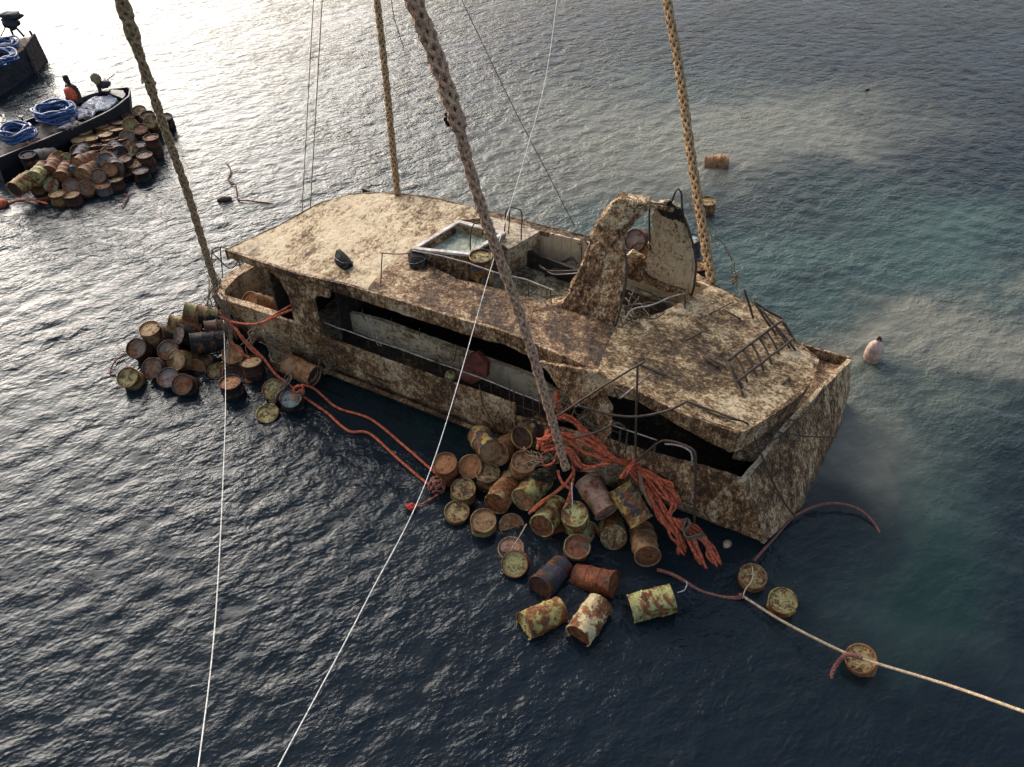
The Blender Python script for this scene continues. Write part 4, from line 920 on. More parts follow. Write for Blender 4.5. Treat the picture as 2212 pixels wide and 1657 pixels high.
PL = [((180, 1140), .5, (400, 985), 'yellow', 'rust_and_shade', 'big yellow-olive drum lying at the left end with open dark mouth'), ((425, 740), .55, (680, 700), 'bluegrey', 'bluegrey', 'blue-grey drum lying on its side'),  # yellow drum's mouth: closed lid coloured dark for the shade inside
      ((440, 1000), .6, (570, 860), 'palegreen', 'palegreen', 'pale green drum behind the big yellow one'), ((1000, 770), .5, (1080, 640), 'blue', 'blue', 'dark blue drum lying left of the middle stack'),
      ((1905, 270), .6, (2010, 370), 'mossy', 'tanspeck', 'green and tan drum slanting at the right back'), ((1040, 960), .5, (1180, 850), 'rusttan', 'rusttan', 'brown drum lying in the centre front'),
      ((780, 1000), .5, (860, 860), 'rust', 'rust', 'red-brown drum lying left of centre'), ((620, 930), .55, (700, 800), 'rust', 'redlid', 'dull red drum behind the green-ended one'),
      ((940, 940), .5, (1010, 860), 'bluegrey', 'bluegrey', 'grey-blue drum end in the centre'), ((970, 830), .65, (1180, 745), 'rust', 'orangelid', 'drum with long slanting pink rim across the middle'),
      ((1520, 680), .45, (1430, 590), 'blue', 'blue', 'dark blue drum under the pink-lidded one'), ((1630, 620), .5, (1720, 700), 'yellow', 'cream', 'small yellow drum showing between dark ones'),
      ((760, 740), .5, (640, 830), 'rusttan', 'rusttan', 'tan drum leaning beside the yellow-olive end'), ((1470, 880), .4, (1400, 760), 'bluegrey', 'greylid', 'blue-grey drum slanting behind the orange-red end')]
for cp, z, ep, b, l, lab in PL: drum2(Z('zp', *cp), z, Z('zp', *ep), b, l, lab + ' in the workboat heap', G3)
drumf(Z('zp', 345, 690), .75, 84, 0, 'black', 'black', 'black drum standing at the left stern of the workboat, heap by the workboat', G3)
drum2(Z('z10', 835, 300), .12, Z('z10', 620, 305), 'rusttan', 'rust', 'orange-brown drum lying afloat alone beyond the wreck', G4)
drumf(Z('z10', 665, 610), .38, 84, -14, 'olive', 'tanspeck', 'upright drum with pale lid floating beyond the arch, behind the sling', G4)
drumf((1038, 552), 2.98, 87, 0, 'yellowblue', 'palegreen', 'green and yellow drum standing on the upper deck beside the hatch', G4)
bpy.data.objects[-1] if False else None
drumf(Z('z7', 1320, 235), .95, 42, -60, 'rusttan', 'orangelid', 'brown drum lying inside the stern well', G4)
drumf(Z('z5', 1395, 620), .5, 80, -60, 'blue', 'shiny', 'blue drum peeping out behind the pale arch leg', G4)
drumf(Z('z5', 1470, 940), .55, 84, -20, 'black', 'palegreen', 'drum with pale green lid floating behind the arch foot', G4)
drum2(Z('z5', 720, 640), 2.95, Z('z5', 900, 650), 'rust_and_shade', 'lilac', 'grey-brown drum lying between the arch legs', G4)
drum2(Z('z5', 780, 800), 2.75, Z('z5', 900, 800), 'rust', 'rusttan', 'rusty drum under the grey-brown one between the arch legs', G4)
o_ = lump('float', SD(*Z('z1', 1660, 1335), 9.98), .12, .12, .14, DM['yelspeck'], None, .1, 3, 2); tag(o_, 'small yellow float on the ledge below the red panel', 'float')

# ================================================================== SLINGS, LINES, ROPES
def sling(name, px, zb, wt, r, mat, label, rfun=None, ext=1.25, kind='plait', extra=None):
    """px from bottom to top; bottom point at height zb, top point at optical depth wt; the sling goes on up to the crane"""
    B = at(px[0][0], px[0][1], zb); T = dep(px[-1][0], px[-1][1], wt)
    pts = [B]; a = Vector(px[0]); b = Vector(px[-1])
    db = (B - CP).dot(F)
    for p in px[1:-1]:
        f = (Vector(p) - a).length / (b - a).length
        w = 1 / ((1 - f) / db + f / wt); pts.append(dep(p[0], p[1], w))
    pts.append(T); d = (T - pts[-2]).normalized(); pts.append(T + d * 5.0)
    if kind == 'plait': o = plait(name, pts, r, M[mat], None, pitch=r * 8, n=4, rfun=rfun, seg=5)
    else: o = twist(name, pts, r, M[mat], None, 4, r * 6.5, 8)
    tag(o, label, 'rope', 'lifting slings running up to the crane'); return o
sling('lifting_sling', [(464, 612), (430, 498), (400, 402), (358, 285), (322, 180), (292, 92), (262, 0)], 1.9, 11.2, .088, 'tan_rope', 'thick pale sling rising at the far left from the stern corner', lambda t: 1.25 if t > .52 else .9)
sling('lifting_sling', [(858, 420), (846, 300), (830, 140), (814, 0)], 2.86, 17.5, .082, 'gold_rope', 'golden sling rising behind the wreck from the far roof edge')
sling('lifting_sling', [(1222, 1012), (1190, 900), (1150, 765), (1098, 610), (1050, 480), (1010, 350), (985, 255), (940, 120), (893, 0)], 1.0, 9.3, .098, 'tan_rope2', 'thickest sling crossing the middle of the wreck down to the drum bundle', lambda t: 1.18 if t > .5 else .86)
sling('lifting_sling', [(1538, 612), (1515, 480), (1490, 320), (1468, 160), (1440, 0)], 2.82, 16.2, .098, 'gold_rope', 'sling rising at the right from the foredeck edge')
# seizing knots on the slings
def knot(name, c, r, n, mat, label, seed, cat='knot'):
    rr = random.Random(seed); V, Fc = [], []
    for k in range(n):
        d = Vector((rr.uniform(-1, 1), rr.uniform(-1, 1), rr.uniform(-1, 1))).normalized(); a = d.orthogonal().normalized(); b = d.cross(a)
        path = [c + (a * math.cos(t) + b * math.sin(t)) * r * (1 + .3 * rr.random()) + d * rr.uniform(-.4, .4) * r for t in [i * math.pi / 6 for i in range(12)]]
        tube_geo(V, Fc, smooth_path(path, r * .3), r * .16, 5)
    o = obj(name, V, Fc, M[mat], None, True); tag(o, label, cat); return o
knot('knot', dep(981, 256, 10.6), .10, 9, 'black', 'black cord knotted round the thick middle sling', 4)
knot('knot', dep(321, 176, 13.0), .09, 7, 'tan_rope', 'frayed splice on the far left sling', 6)
def line(name, pts, r, mat, label, group=None, kink=0):
    o = tube(name, pts, r, M[mat], None, .25, 6, kink); tag(o, label, 'line', group); return o
line('thin_line', [dep(1210, -60, 17), dep(1180, 160, 15.5), dep(1130, 350, 14), dep(1060, 580, 12.3), dep(935, 1000, 9.6), dep(790, 1300, 7.6), dep(600, 1657, 5.6), dep(560, 1740, 5.2)], .0055, 'white_line', 'thin pale line crossing the whole wreck to the lower left')
line('thin_line', [at(483, 680, 1.0), dep(487, 850, 16), dep(481, 1050, 12.5), dep(464, 1350, 9.5), dep(428, 1657, 7.2), dep(415, 1730, 6.8)], .0068, 'white_line', 'thin white line dropping from the stern to the bottom edge')
line('steel_wire', [dep(680, -60, 17.4), dep(645, 592, 19.1)], .010, 'wire', 'left of the two steel wires over the stern roof')
line('steel_wire', [dep(699, -60, 17.2), dep(662, 592, 18.9)], .011, 'wire', 'right of the two steel wires over the stern roof')
line('steel_wire', [dep(992, -10, 17), dep(1100, 215, 17.5), dep(1180, 370, 18.0), dep(1242, 492, 18.4)], .010, 'wire', 'slanting wire running down to the arch from the top')
line('steel_wire', [dep(842, -20, 14), dep(852, 45, 14), dep(868, 88, 14), dep(871, 110, 14)], .008, 'wire', 'short loose wire end dangling beside the golden sling')
o = twist('mooring_line', [at(1597, 1283, .05), at(*Z('z9', 900, 960), .18), at(*Z('z9', 1200, 1110), .36), at(*Z('z9', 1340, 1155), .42), at(*Z('z9', 1700, 1265), 1.2), at(2211, 1537, 2.3), at(2330, 1580, 2.7)], .024, M['pale_line'], None, 3, .14, 5)
tag(o, 'taut pale mooring line from the bow drums to the lower right edge', 'rope')
o = twist('tail_rope', [at(*Z('z9', 1270, 1130), .42), at(*Z('z9', 1200, 1112), .40), at(*Z('z9', 1160, 1140), .2), at(*Z('z9', 1130, 1190), .05), at(*Z('z9', 1118, 1230), -.02)], .036, M['orange2'], None, 3, .2, 5, .01); tag(o, 'frayed pink rope tail hanging off the lone right-hand drum', 'rope')
o = tube('cord', [at(*Z('z9', 738, 685), .24), at(*Z('z9', 738, 750), .23), at(*Z('z9', 705, 795), .15), at(*Z('z9', 690, 840), .05)], .012, M['pale_line'], None, .05); tag(o, 'cord tied across the lid of the drum just off the bow', 'cord')
o = tube('cord', [at(*z3(992, 800), .66), at(*z3(993, 720), .95), at(*z3(990, 620), 1.2)], .008, M['white_line'], None, .05); tag(o, 'thin cord hanging from the sling end to a green drum', 'cord')
o = tube('string', [at(*z3(1600, 1255), .2), at(*z3(1640, 1240), .1), at(*z3(1655, 1200), .05), at(*z3(1640, 1180), .02)], .008, M['white_line'], None, .05); tag(o, 'pale string loop at the end of the pale yellow-green drum', 'string')
o = tube('string', [at(*z3(730, 860), .3), at(*z3(690, 930), .22), at(*z3(645, 1000), .1)], .010, M['pale_line'], None, .05); tag(o, 'string running down to the pinkish awash lid', 'string')

# orange ropes
def o6(*pts): return [at(*Z('z6', x, y), z) for x, y, z in pts]
orange_paths = [
 o6((255, 530, 1.5), (300, 508, 1.55), (370, 530, 1.5), (470, 620, 1.35), (580, 730, 1.2), (700, 840, 1.05), (800, 900, .95)),
 o6((260, 545, 1.5), (320, 525, 1.5), (430, 620, 1.35), (540, 740, 1.2), (680, 850, 1.05), (810, 915, .95)),
 o6((115, 710, 1.35), (150, 690, 1.4), (240, 650, 1.42), (380, 690, 1.3), (520, 760, 1.2), (650, 830, 1.05), (790, 885, .95)),
 o6((120, 730, 1.3), (190, 690, 1.35), (300, 690, 1.32), (440, 790, 1.15), (580, 840, 1.05), (720, 880, .98)),
 o6((150, 790, 1.2), (240, 775, 1.25), (340, 770, 1.22), (400, 830, 1.12), (450, 900, 1.0), (540, 910, .98), (640, 880, 1.0)),
 o6((130, 780, 1.2), (180, 765, 1.2), (260, 760, 1.2), (350, 780, 1.2), (400, 900, 1.0)),
 o6((165, 640, 1.4), (190, 625, 1.45), (150, 680, 1.38), (120, 720, 1.3), (135, 760, 1.25)),
 o6((250, 440, 1.6), (235, 370, 1.7), (260, 320, 1.75), (265, 380, 1.7), (255, 500, 1.5)),
 o6((310, 410, 1.6), (345, 405, 1.6), (350, 425, 1.58), (320, 440, 1.55)),
 o6((800, 905, .95), (880, 1000, .85), (960, 1130, .7), (1030, 1260, .55), (1120, 1370, .4), (1190, 1480, .2), (1210, 1570, .0), (1225, 1620, -.15)),
 o6((790, 900, .95), (900, 960, .88), (1000, 1090, .75), (1090, 1230, .6), (1180, 1390, .38), (1230, 1500, .15), (1245, 1570, .0), (1250, 1620, -.15)),
 o6((810, 920, .95), (930, 1060, .8), (1010, 1200, .65), (1090, 1330, .45), (1170, 1440, .3), (1225, 1560, .0), (1235, 1620, -.15)),
 o6((820, 910, .95), (950, 980, .9), (1060, 1030, .85), (1130, 1090, .8), (1180, 1160, .7), (1150, 1240, .6), (1130, 1310, .5)),
 o6((840, 905, .95), (1000, 970, .92), (1110, 1040, .88), (1170, 1110, .78), (1200, 1180, .68), (1170, 1200, .65)),
 o6((870, 940, .95), (1010, 1020, .88), (1100, 1130, .78), (1150, 1200, .66), (1140, 1280, .55)),
 o6((1150, 1310, .5), (1220, 1350, .42), (1300, 1380, .38), (1370, 1440, .3), (1440, 1540, .15), (1480, 1650, .0), (1510, 1740, -.15)),
 o6((1160, 1330, .48), (1240, 1390, .4), (1310, 1480, .3), (1360, 1580, .15), (1400, 1680, .0), (1420, 1740, -.15)),
 o6((1180, 1320, .5), (1280, 1400, .4), (1390, 1500, .22), (1450, 1600, .08), (1490, 1680, .0), (1530, 1770, -.15)),
 o6((1200, 1350, .45), (1260, 1450, .32), (1310, 1560, .18), (1350, 1640, .03), (1380, 1720, -.12)),
 o6((740, 1000, 1.0), (800, 930, 1.05), (870, 850, 1.1)), o6((750, 1005, 1.0), (790, 930, 1.04), (865, 860, 1.1)),
 o6((360, 900, 1.0), (380, 950, .95), (370, 1020, .88), (350, 1120, .75), (320, 1220, .6)),
 o6((385, 930, 1.0), (340, 1010, .9), (260, 1090, .75), (160, 1170, .55), (60, 1260, .4)), o6((345, 1020, .9), (240, 1110, .72), (120, 1190, .5), (30, 1280, .35)),
 o6((350, 1040, .85), (355, 1130, .72), (335, 1230, .58)), o6((255, 940, 1.0), (270, 1000, .95), (300, 1050, .88), (345, 1080, .8)),
 o6((130, 820, 1.15), (150, 900, 1.05), (220, 880, 1.1), (250, 800, 1.2)),
]
rr = random.Random(3)
for k, p in enumerate(list(orange_paths)[:20]):
    for _ in range(2 if k > 8 else 1): orange_paths.append([q + Vector((rr.uniform(-.09, .09), rr.uniform(-.07, .07), rr.uniform(-.05, .04))) for q in p])
ob = empty('orange_rope_bundle', at(*Z('z6', 700, 900), .5), 'large tangled bundle of bright orange rope draped from the wreck over the drums', 'rope bundle')
for p in orange_paths: twist('rope_strand', p, .027, M['orange'], ob, 3, .17, 5, .012)
for c in (o6((1245, 1330, .5), (1230, 1400, .42), (1260, 1470, .38), (1330, 1450, .38), (1400, 1440, .36)), o6((1230, 1340, .5), (1265, 1320, .5), (1280, 1370, .48), (1240, 1420, .42))):
    for dd in range(4): tube('lashing', [q + Vector((rr.uniform(-.03, .03), rr.uniform(-.03, .03), .03 * dd - .04)) for q in c], .02, M['dark_rope'], ob, .06)
def orope(pts, r, label, mat='orange', wob=.02):
    o = twist('orange_rope', pts, r, M[mat], None, 3, r * 6, 5, wob); tag(o, label, 'rope'); return o
z7 = lambda x, y, z: at(*Z('z7', x, y), z)
orope([z7(1060, 330, 1.5), z7(1130, 400, 1.3), z7(1230, 430, 1.3), z7(1400, 430, 1.35), z7(1640, 330, 1.5), z7(1885, 250, 1.7)], .026, 'orange rope from the stern sling into the corner of the side opening')
orope([z7(1430, 425, 1.36), z7(1560, 340, 1.45), z7(1700, 265, 1.6)], .022, 'shorter orange rope ending on the cabin side beside the longer one')
orope([z7(1080, 370, 1.3), z7(1200, 490, 1.1), z7(1300, 600, .85), z7(1440, 730, .6), z7(1560, 880, .35), z7(1690, 985, .25), z7(1800, 1080, .12), z7(2000, 1220, .04), z7(2200, 1380, .04), at(800, 938, .04), at(870, 1000, .04), at(930, 1050, .05), at(955, 1052, .1)], .028, 'long orange rope running low along the water from the stern to the drum cluster')
orope([z7(1195, 480, 1.1), z7(1260, 570, .9), z7(1340, 660, .75), z7(1410, 715, .6)], .034, 'doubled orange rope hanging beside the stern tangle')
orope([z7(1170, 600, .9), z7(1240, 680, .7), z7(1330, 740, .55)], .026, 'short orange rope end over the tan-rimmed drum')
orope([z7(1730, 1010, .3), z7(1790, 975, .3), z7(1880, 1000, .2), z7(1990, 1090, .08), z7(2120, 1190, .04), at(800, 905, .04), at(880, 970, .04), at(940, 1020, .08), at(962, 1045, .12)], .028, 'upper of the two long orange ropes leaving the orange knot')
knot('knot', z7(1760, 1020, .3), .10, 6, 'orange', 'orange knot gathering the ropes above the glossy blue lid', 9)
knot('knot', at(945, 1048, .12), .14, 5, 'orange2', 'loose orange loops at the left edge of the drum cluster', 19)
orope([at(1628, 1212, .02), at(1665, 1170, .05), at(1720, 1112, .10), at(1790, 1087, .14), at(1850, 1098, .10), at(1890, 1135, .02), at(1906, 1175, -.08), at(1909, 1225, -.3)], .026, 'pinkish rope arching out of the water off the bow', 'orange2', .01)
orope([at(*z3(1480, 1125), .05), at(*z3(1560, 1150), .04), at(*z3(1640, 1190), .02), at(*z3(1740, 1245), .0), at(1560, 1290, -.02), at(1598, 1290, .03), at(*Z('z8', 690, 1470), .08)], .034, 'orange rope trailing in the water from the tan drum to the mooring line', 'orange2', .02)
orope([at(884, 1098, .06), at(915, 1086, .05), at(945, 1070, .06)], .014, 'thin orange string tied to the red rag', 'orange', .02)
orope([z7(240, 690, .1), z7(150, 750, .05), z7(100, 820, .04), z7(90, 880, .03), z7(140, 880, .03)], .018, 'faint orange string curling off the left tip of the stern heap', 'orange2', .02)
orope([at(490, 352, .03), at(500, 372, .03), at(492, 388, .03), at(506, 398, .04), at(513, 415, .04), at(520, 432, .03), at(560, 436, .03), at(590, 440, .02)], .022, 'orange string floating in open water behind the stern', 'orange2', .08)
orope([at(-10, 447, .03), at(20, 438, .04), at(50, 430, .05), at(100, 440, .2)], .03, 'orange rope along the water at the left frame edge by the heap', 'orange', .05)
orope([at(268, 418, .02), at(275, 430, .02), at(262, 448, .02)], .02, 'tiny orange string off the front of the heap', 'orange2', .04)
lump_ = lump('orange_float', at(5, 439, .06), .16, .16, .14, M['orange'], None, .2, 4, 2); tag(lump_, 'orange float at the left frame edge', 'float')

# old net string: tangled tan twine
def twine(center_paths, n, r, spread, label, seed, mat='twine'):
    q = random.Random(seed); V, Fc = [], []
    for k in range(n):
        base = q.choice(center_paths); off = Vector((q.uniform(-1, 1), q.uniform(-1, 1), q.uniform(-1, 1))) * spread
        a = q.uniform(0, .35) * (len(base) - 1); b = q.uniform(.6, 1) * (len(base) - 1)
        path = []
        for i in range(6):
            f = a + (b - a) * i / 5; j = min(int(f), len(base) - 2); p = base[j].lerp(base[j + 1], f - j)
            path.append(p + off * (.4 + .9 * math.sin(i * 1.1 + k)) + Vector((q.uniform(-1, 1), q.uniform(-1, 1), q.uniform(-1, .6))) * spread * .8)
        tube_geo(V, Fc, smooth_path(path, .08), r * q.uniform(.6, 1.3), 4)
    o = obj('twine_tangle', V, Fc, M[mat], None, True); tag(o, label, 'tangle', kind='stuff'); return o
twine([[at(458, 585, 2.1), z7(1000, 100, 1.9), z7(1070, 250, 1.6), z7(1150, 420, 1.2), z7(1180, 560, .9), z7(1150, 780, .5)], [at(462, 600, 2.0), z7(1050, 50, 2.0), z7(960, 200, 1.6), z7(955, 330, 1.2)], [z7(1390, 410, 1.35), z7(1350, 530, 1.0), z7(1300, 700, .6)], [z7(1400, 440, 1.3), z7(1480, 560, .95), z7(1560, 700, .6), z7(1700, 760, .5), z7(1800, 900, .3)], [z7(1420, 450, 1.3), z7(1530, 560, 1.05), z7(1650, 620, .8)]],
      60, .010, .12, 'tangle of old tan string hanging from the far left sling over the stern', 5)
twine([[z7(1700, 860, .5), z7(1640, 960, .3), z7(1540, 1120, .15), z7(1500, 1180, .1)], [z7(1940, 760, .5), z7(1930, 870, .4), z7(1850, 960, .25), z7(1700, 900, .3)], [z7(1980, 760, .5), z7(2030, 830, .35), z7(1950, 900, .25)], [z7(1700, 800, .5), z7(1690, 900, .4), z7(1600, 1050, .2)]], 26, .009, .07, 'loops of thin string between the dented tan drum and the orange knot', 6)
twine([o6((540, 170, 1.9), (520, 260, 1.8), (560, 360, 1.7), (520, 480, 1.55), (600, 560, 1.4), (640, 670, 1.25)), o6((600, 180, 1.9), (480, 300, 1.7), (300, 420, 1.6), (250, 500, 1.5)), o6((560, 480, 1.5), (480, 520, 1.4), (560, 620, 1.3), (650, 650, 1.25))],
      90, .013, .16, 'dense tangle of old string hanging below the torn panel', 7)
twine([o6((0, 750, 1.1), (130, 860, 1.1), (260, 820, 1.1)), o6((0, 900, .95), (120, 860, 1.1), (240, 800, 1.2)), o6((380, 930, 1.0), (560, 950, .95), (700, 920, .98), (780, 890, 1.0)), o6((590, 940, 1.0), (660, 1010, .9), (730, 980, .95)), o6((150, 830, 1.1), (240, 830, 1.15), (180, 900, 1.0))],
      44, .010, .07, 'thin strings strung between the drums and the orange bundle', 8)
twine([[RF(*Z('z10', 640, 800), 3.6), at(*Z('z10', 780, 950), 2.6), at(*Z('z10', 860, 1060), 2.3), at(*Z('z10', 880, 1180), 2.0), at(*Z('z10', 890, 1380), 1.5)], [at(*Z('z10', 910, 1170), 2.0), at(*Z('z10', 860, 1300), 1.8)]], 12, .009, .07, 'loose frayed string blowing right of the foredeck sling', 10)
twine([[dep(*Z('z10', 500, 500), 17), dep(*Z('z10', 520, 640), 17.2), dep(*Z('z10', 590, 740), 17.4), dep(*Z('z10', 690, 860), 17.6), dep(*Z('z10', 740, 1000), 17.8)]], 4, .008, .04, 'single frayed thread beside the foredeck sling', 12, 'tan_rope')
twine([o6((870, 880, 1.0), (905, 980, .9), (900, 1060, .85), (960, 1180, .7), (990, 1230, .6))], 6, .014, .03, 'pale cord along the top of the yellow and dark blue drum', 13, 'tan_rope')
cloth = slab('rag', [o6((60, 960, 1.0))[0], o6((130, 930, 1.05))[0], o6((240, 900, 1.1))[0], o6((250, 960, 1.0))[0], o6((190, 1010, .9))[0], o6((120, 990, .95))[0]], (0, 0, -.12), M['dark'], None, lev=3, amp=.09, size=.15); tag(cloth, 'dark wet rag lying above the larger pale green drum', 'rag')

# ================================================================== WORKBOATS
def hullmesh(name, L_, B_, H_, mat, parent, pointed=True, n=14):
    """open boat hull, bow at +x, wall thickness .05"""
    V, Fc = [], []; ring = []
    for i in range(n + 1):
        f = i / n; x = L_ * (f - .5)
        w = B_ / 2 * ((1 - max(0, (f - .70) / .30) ** 3.0 * .85) if pointed else (1 - .12 * max(0, (f - .7) / .3) ** 2)); w = max(w, .05)
        z = H_ * (1 + .25 * max(0, f - .6) ** 1.2 * 2)
        prof_ = [(-w, z), (-w * .96, z * .5), (-w * .8, -.15), (0, -.3), (w * .8, -.15), (w * .96, z * .5), (w, z), (w - .06, z), (w * .74, .12), (0, .10), (-w * .74, .12), (-w + .06, z)]
        ring.append([(x + (.18 * (zz_ / H_) if f > .9 and pointed else 0), y, zz_) for y, zz_ in prof_])
    for r_ in ring: V += r_
    m = len(ring[0])
    for i in range(n):
        for k in range(m): Fc.append((i * m + k, i * m + (k + 1) % m, (i + 1) * m + (k + 1) % m, (i + 1) * m + k))
    Fc.append(tuple(range(6, -1, -1))); Fc.append(tuple(n * m + k for k in range(7)))
    me = bpy.data.meshes.new(name); me.from_pydata(V, [], Fc); me.update(); o = link(name, me, mat, parent)
    return o
def coil(c, R, n, tubeR, label, seed, tiltx=0.):
    q = random.Random(seed); e = empty('hose_coil', c, label, 'hose'); ang = 0
    for k in range(n):
        rr_ = R * q.uniform(.74, 1.08); off = Vector((q.uniform(-.07, .07), q.uniform(-.07, .07), 0)); a0 = q.uniform(0, 6)
        pts = [Vector(c) + off + Vector((rr_ * math.cos(a0 + t * 2 * math.pi / 20), rr_ * .92 * math.sin(a0 + t * 2 * math.pi / 20), .022 * k + .05 * math.sin(t + seed) + tiltx * rr_ * math.sin(a0 + t * 2 * math.pi / 20))) for t in range(21)]
        V, Fc = [], []; tube_geo(V, Fc, smooth_path(pts, .12), tubeR, 6); obj('hose_turn', V, Fc, M['hose'], e, True)
    return e
bA = at(288, 216, .75); bB = at(-12, 338, .75)
dirb = (bA - bB); dirb.z = 0; Lb = dirb.length + .2; dirb.normalize(); mid = (bA + bB) / 2; nb = Vector((-dirb.y, dirb.x, 0))
mid = mid + nb * .62; mid.z = 0
wb = empty('workboat', mid, 'long black open workboat loaded with blue hose coils, beside the drum heap', 'boat', rot=(0, 0, math.atan2(dirb.y, dirb.x)))
hullmesh('hull', Lb, 1.75, .78, M['boathull'], wb)
def BL(x, y, z): return wb.matrix_world @ Vector((x, y, z)) if False else rootmat(wb) @ Vector((x, y, z))
def blocal_slab(name, pts, z, th, mat, lev=2, amp=.03): return slab(name, [BL(x, y, z) for x, y in pts], (0, 0, -th), mat, wb, lev=lev, amp=amp, size=.2)
blocal_slab('deck', [(-Lb / 2 + .1, -.7), (Lb * .18, -.74), (Lb * .38, -.45), (Lb * .46, 0), (Lb * .38, .45), (Lb * .18, .74), (-Lb / 2 + .1, .7)], .60, .08, M['boatdeck'])
blocal_slab('foredeck', [(Lb * .42, -.55), (Lb * .47, -.35), (Lb * .5, 0), (Lb * .47, .35), (Lb * .42, .55)], .90, .06, M['boathull'], 1, .01)
tp = slab('tarpaulin', [BL(x, y, .82) for x, y in [(Lb * .10, -.45), (Lb * .17, -.68), (Lb * .22, -.45), (Lb * .30, -.62), (Lb * .40, -.35), (Lb * .43, .1), (Lb * .36, .5), (Lb * .24, .35), (Lb * .14, .0)]], (0, 0, -.06), M['whitetarp'], None, lev=3, amp=.06, size=.3); tag(tp, 'whitish tarpaulin spread in the bow of the workboat', 'tarpaulin')
for x, y in [(Lb * .17, .78), (Lb * .43, .34), (-Lb * .12, .85)]:
    box('cleat', BL(x, y, .92), .16, .16, .05, M['boathull'], wb); box('post', BL(x, y, .85), .05, .05, .14, M['boathull'], wb)
eng = empty('outboard_engine', BL(Lb * .40, .52, .86), 'tan and black engine standing on a post at the bow of the workboat', 'engine')
lump('cowl', BL(Lb * .40, .50, 1.36), .17, .14, .20, simple('tan_cowl', (.30, .23, .12), .5, 0, .4, 6), eng, .3, 1, 2)
lump('flywheel_cover', BL(Lb * .43, .42, 1.14), .26, .16, .14, M['boathull'], eng, .5, 5, 2); tube('stem', [BL(Lb * .40, .52, .8), BL(Lb * .40, .51, 1.24)], .06, M['boathull'], eng)
tube('tiller', [BL(Lb * .41, .4, 1.15), BL(Lb * .53, .45, 1.3)], .015, M['boathull'], eng)
def pc(px, py, z): return at(px, py, z)
coil(pc(121, 250, .82), .58, 13, .038, 'blue hose coil in the middle of the workboat', 2)
coil(pc(38, 293, .80), .50, 12, .038, 'blue hose coil at the near end of the workboat', 5)
q = random.Random(9)
for lab, cx, cy, n in [('pile of nets and small gear between the crew member and the drums in the workboat', 185, 245, 16), ('dark netting heaped under the middle hose coil of the workboat', 150, 268, 16), ('small gear lying inside the middle blue hose coil', 118, 250, 6)]:
    V, Fc = [], []
    for k in range(n):
        c = at(cx + q.uniform(-24, 24) * (.5 if n < 10 else 1), cy + q.uniform(-10, 10) * (.4 if n < 10 else 1), .68 + q.uniform(0, .15)); bm = bmesh.new(); bmesh.ops.create_icosphere(bm, subdivisions=2, radius=1)
        b0 = len(V); s3 = (q.uniform(.06, .16), q.uniform(.06, .16), q.uniform(.05, .12))
        for v in bm.verts: V.append(c + Vector((v.co.x * s3[0], v.co.y * s3[1], v.co.z * s3[2])) * (1 + .5 * mnoise.noise(v.co * 2 + c)))
        bm.verts.index_update()
        for f in bm.faces: Fc.append([b0 + v.index for v in f.verts])
        bm.free()
    o = obj('gear_heap', V, Fc, simple('mixed_gear', (.42, .33, .30), .7, 0, .6, 3.5, .02, dark=(.02, .018, .018)), None, False); tag(o, lab, 'gear', kind='stuff')
o = twist('anchor_chain', [at(*Z('zp', 230, 640), .7), at(*Z('zp', 330, 570), .75), at(*Z('zp', 420, 570), .7), at(*Z('zp', 480, 500), .75), at(*Z('zp', 530, 520), .7), at(*Z('zp', 450, 590), .6), at(*Z('zp', 450, 680), .5)], .06, simple('rusty_red_chain', (.24, .07, .035), .7), None, 3, .25, 5, .03)
tag(o, 'rusty red chain hanging over the near end of the workboat', 'chain')
# crew member
fb_ = at(*Z('zb', 730, 870), .66)
per = empty('person', fb_, 'crew member in an orange life vest sitting bent forward in the workboat', 'person'); per.scale = (.98, .98, .98); per.rotation_euler = (0, 0, rad(-25))
def skin_fig(name, J, E_, mat, parent, sub=2):
    me = bpy.data.meshes.new(name); me.from_pydata([Vector(p) for p, r in J], E_, []); o = link(name, me, mat, parent)
    sk = o.modifiers.new('skin', 'SKIN'); 
    for v, (p, r) in zip(me.skin_vertices[0].data, J): v.radius = (r, r)
    me.skin_vertices[0].data[0].use_root = True
    s = o.modifiers.new('sub', 'SUBSURF'); s.levels = s.render_levels = sub; return o
lft = Vector((-.17, .02, 0))
J = [((0, 0, .10), .15), ((-.03, 0, .34), .15), ((-.06, -.02, .55), .15), ((-.08, -.03, .66), .065), ((-.10, -.05, .76), .095), ((-.11, -.06, .86), .085),
     ((-.24, 0, .58), .065), ((-.30, -.05, .34), .05), ((-.30, -.16, .12), .04), ((-.28, -.22, .06), .035),
     ((.13, -.02, .58), .065), ((.24, -.05, .36), .05), ((.22, -.18, .18), .04), ((.20, -.24, .14), .035),
     ((-.10, -.05, .08), .10), ((-.14, -.38, .16), .075), ((-.15, -.46, -.02), .05), ((-.15, -.56, -.03), .04),
     ((.10, -.05, .08), .10), ((.12, -.40, .16), .075), ((.12, -.48, -.02), .05), ((.12, -.58, -.03), .04)]
E_ = [(0, 1), (1, 2), (2, 3), (3, 4), (4, 5), (2, 6), (6, 7), (7, 8), (8, 9), (2, 10), (10, 11), (11, 12), (12, 13), (0, 14), (14, 15), (15, 16), (16, 17), (0, 18), (18, 19), (19, 20), (20, 21)]
bd = skin_fig('body', J, E_, M['skin'], per); bd.scale = (1.12, 1.12, 1.12)
vest = skin_fig('life_vest', [((-.01, -.06, .12), .21), ((-.03, -.06, .34), .23), ((-.06, -.07, .50), .23), ((-.07, -.05, .60), .15)], [(0, 1), (1, 2), (2, 3)], M['vest'], per); vest.scale = (1.13, 1.13, 1.12)
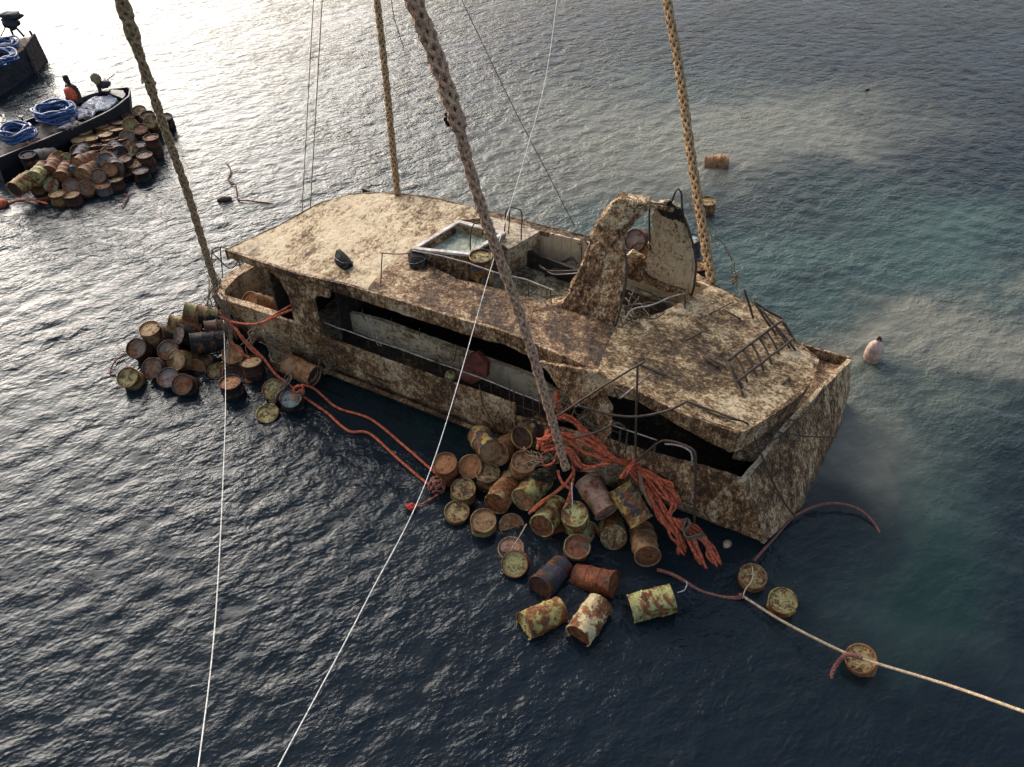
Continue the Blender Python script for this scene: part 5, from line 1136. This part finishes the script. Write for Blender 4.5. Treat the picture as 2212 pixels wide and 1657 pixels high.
bpy.context.view_layer.update(); hr = lump('hair', rootmat(per) @ Vector((-.12, -.05, .945)), .10, .105, .085, M['hair'], per, .1, 1, 2)
# second boat, mostly outside the frame at upper left
c0 = at(76, 84, .85); d2 = Vector((math.cos(rad(38)), math.sin(rad(38)), 0)); n2 = Vector((-d2.y, d2.x, 0))
sb2 = empty('barge', c0 - d2 * 3 , 'blunt-ended wooden barge reaching in at the upper left corner with blue hose on deck', 'boat')
dk = [c0 + n2 * .0 - d2 * .0, c0 - d2 * 7, c0 - d2 * 7 + n2 * 2.2, c0 + n2 * .15 - d2 * 1.3 + n2 * 1.0, c0 - d2 * .2 + n2 * .5]
c1 = at(74, 80, .9); cL = at(-40, 98, .9); cN = at(52, 108, .9); cNL = at(-40, 165, .9)
slab('hull', [c1, cL, cNL, cN], (0, 0, -1.3), M['boathull'], sb2, lev=2, amp=.02)
slab('deck', [p + UP * .03 for p in (c1, cL, cNL, cN)], (0, 0, -.05), M['wooddeck'], sb2, lev=2, amp=.02)
slab('bow_face', [c1 + UP * .12, cN + UP * .1, cN - UP * 1.1 + d2 * .05, c1 - UP * 1.1 + d2 * .1], d2 * .07 , simple('brown_planks', (.07, .04, .03), .7, 0, .5, 4, .02, stretch=(3, 3, .5)), sb2, lev=2, amp=.03)
rod_ = tube('post', [at(*Z('zc', 840, 400), .95), at(*Z('zc', 795, 310), 1.2)], .04, M['boathull'], sb2)
coil(at(0, 100, 1.0), .62, 8, .04, 'blue hose coil, farther of the two on the barge', 12)
coil(at(-8, 130, 1.0), .66, 9, .04, 'blue hose coil, nearer of the two on the barge', 15)
cm = empty('covered_machine', at(*Z('zc', 440, 440), .95), 'dark bundled machine raised on two thin legs on the barge', 'machine')
mc = at(*Z('zc', 450, 450), .95)
lump('cover', mc + Vector((-.02, 0, .55)), .30, .25, .26, M['boathull'], cm, .5, 7, 3); lump('cover_top', mc + Vector((.10, 0, .78)), .42, .25, .15, M['boathull'], cm, .4, 3, 3)
tube('leg', [mc + Vector((-.12, 0, 0)), mc + Vector((-.12, 0, .4))], .04, M['boathull'], cm); tube('leg', [mc + Vector((.28, 0, 0)), mc + Vector((.08, 0, .4))], .04, M['boathull'], cm)
tube('line', [mc + Vector((-.25, 0, .4)), at(*Z('zc', 0, 480), 1.0)], .018, M['twine'], cm)
bpy.context.view_layer.update()
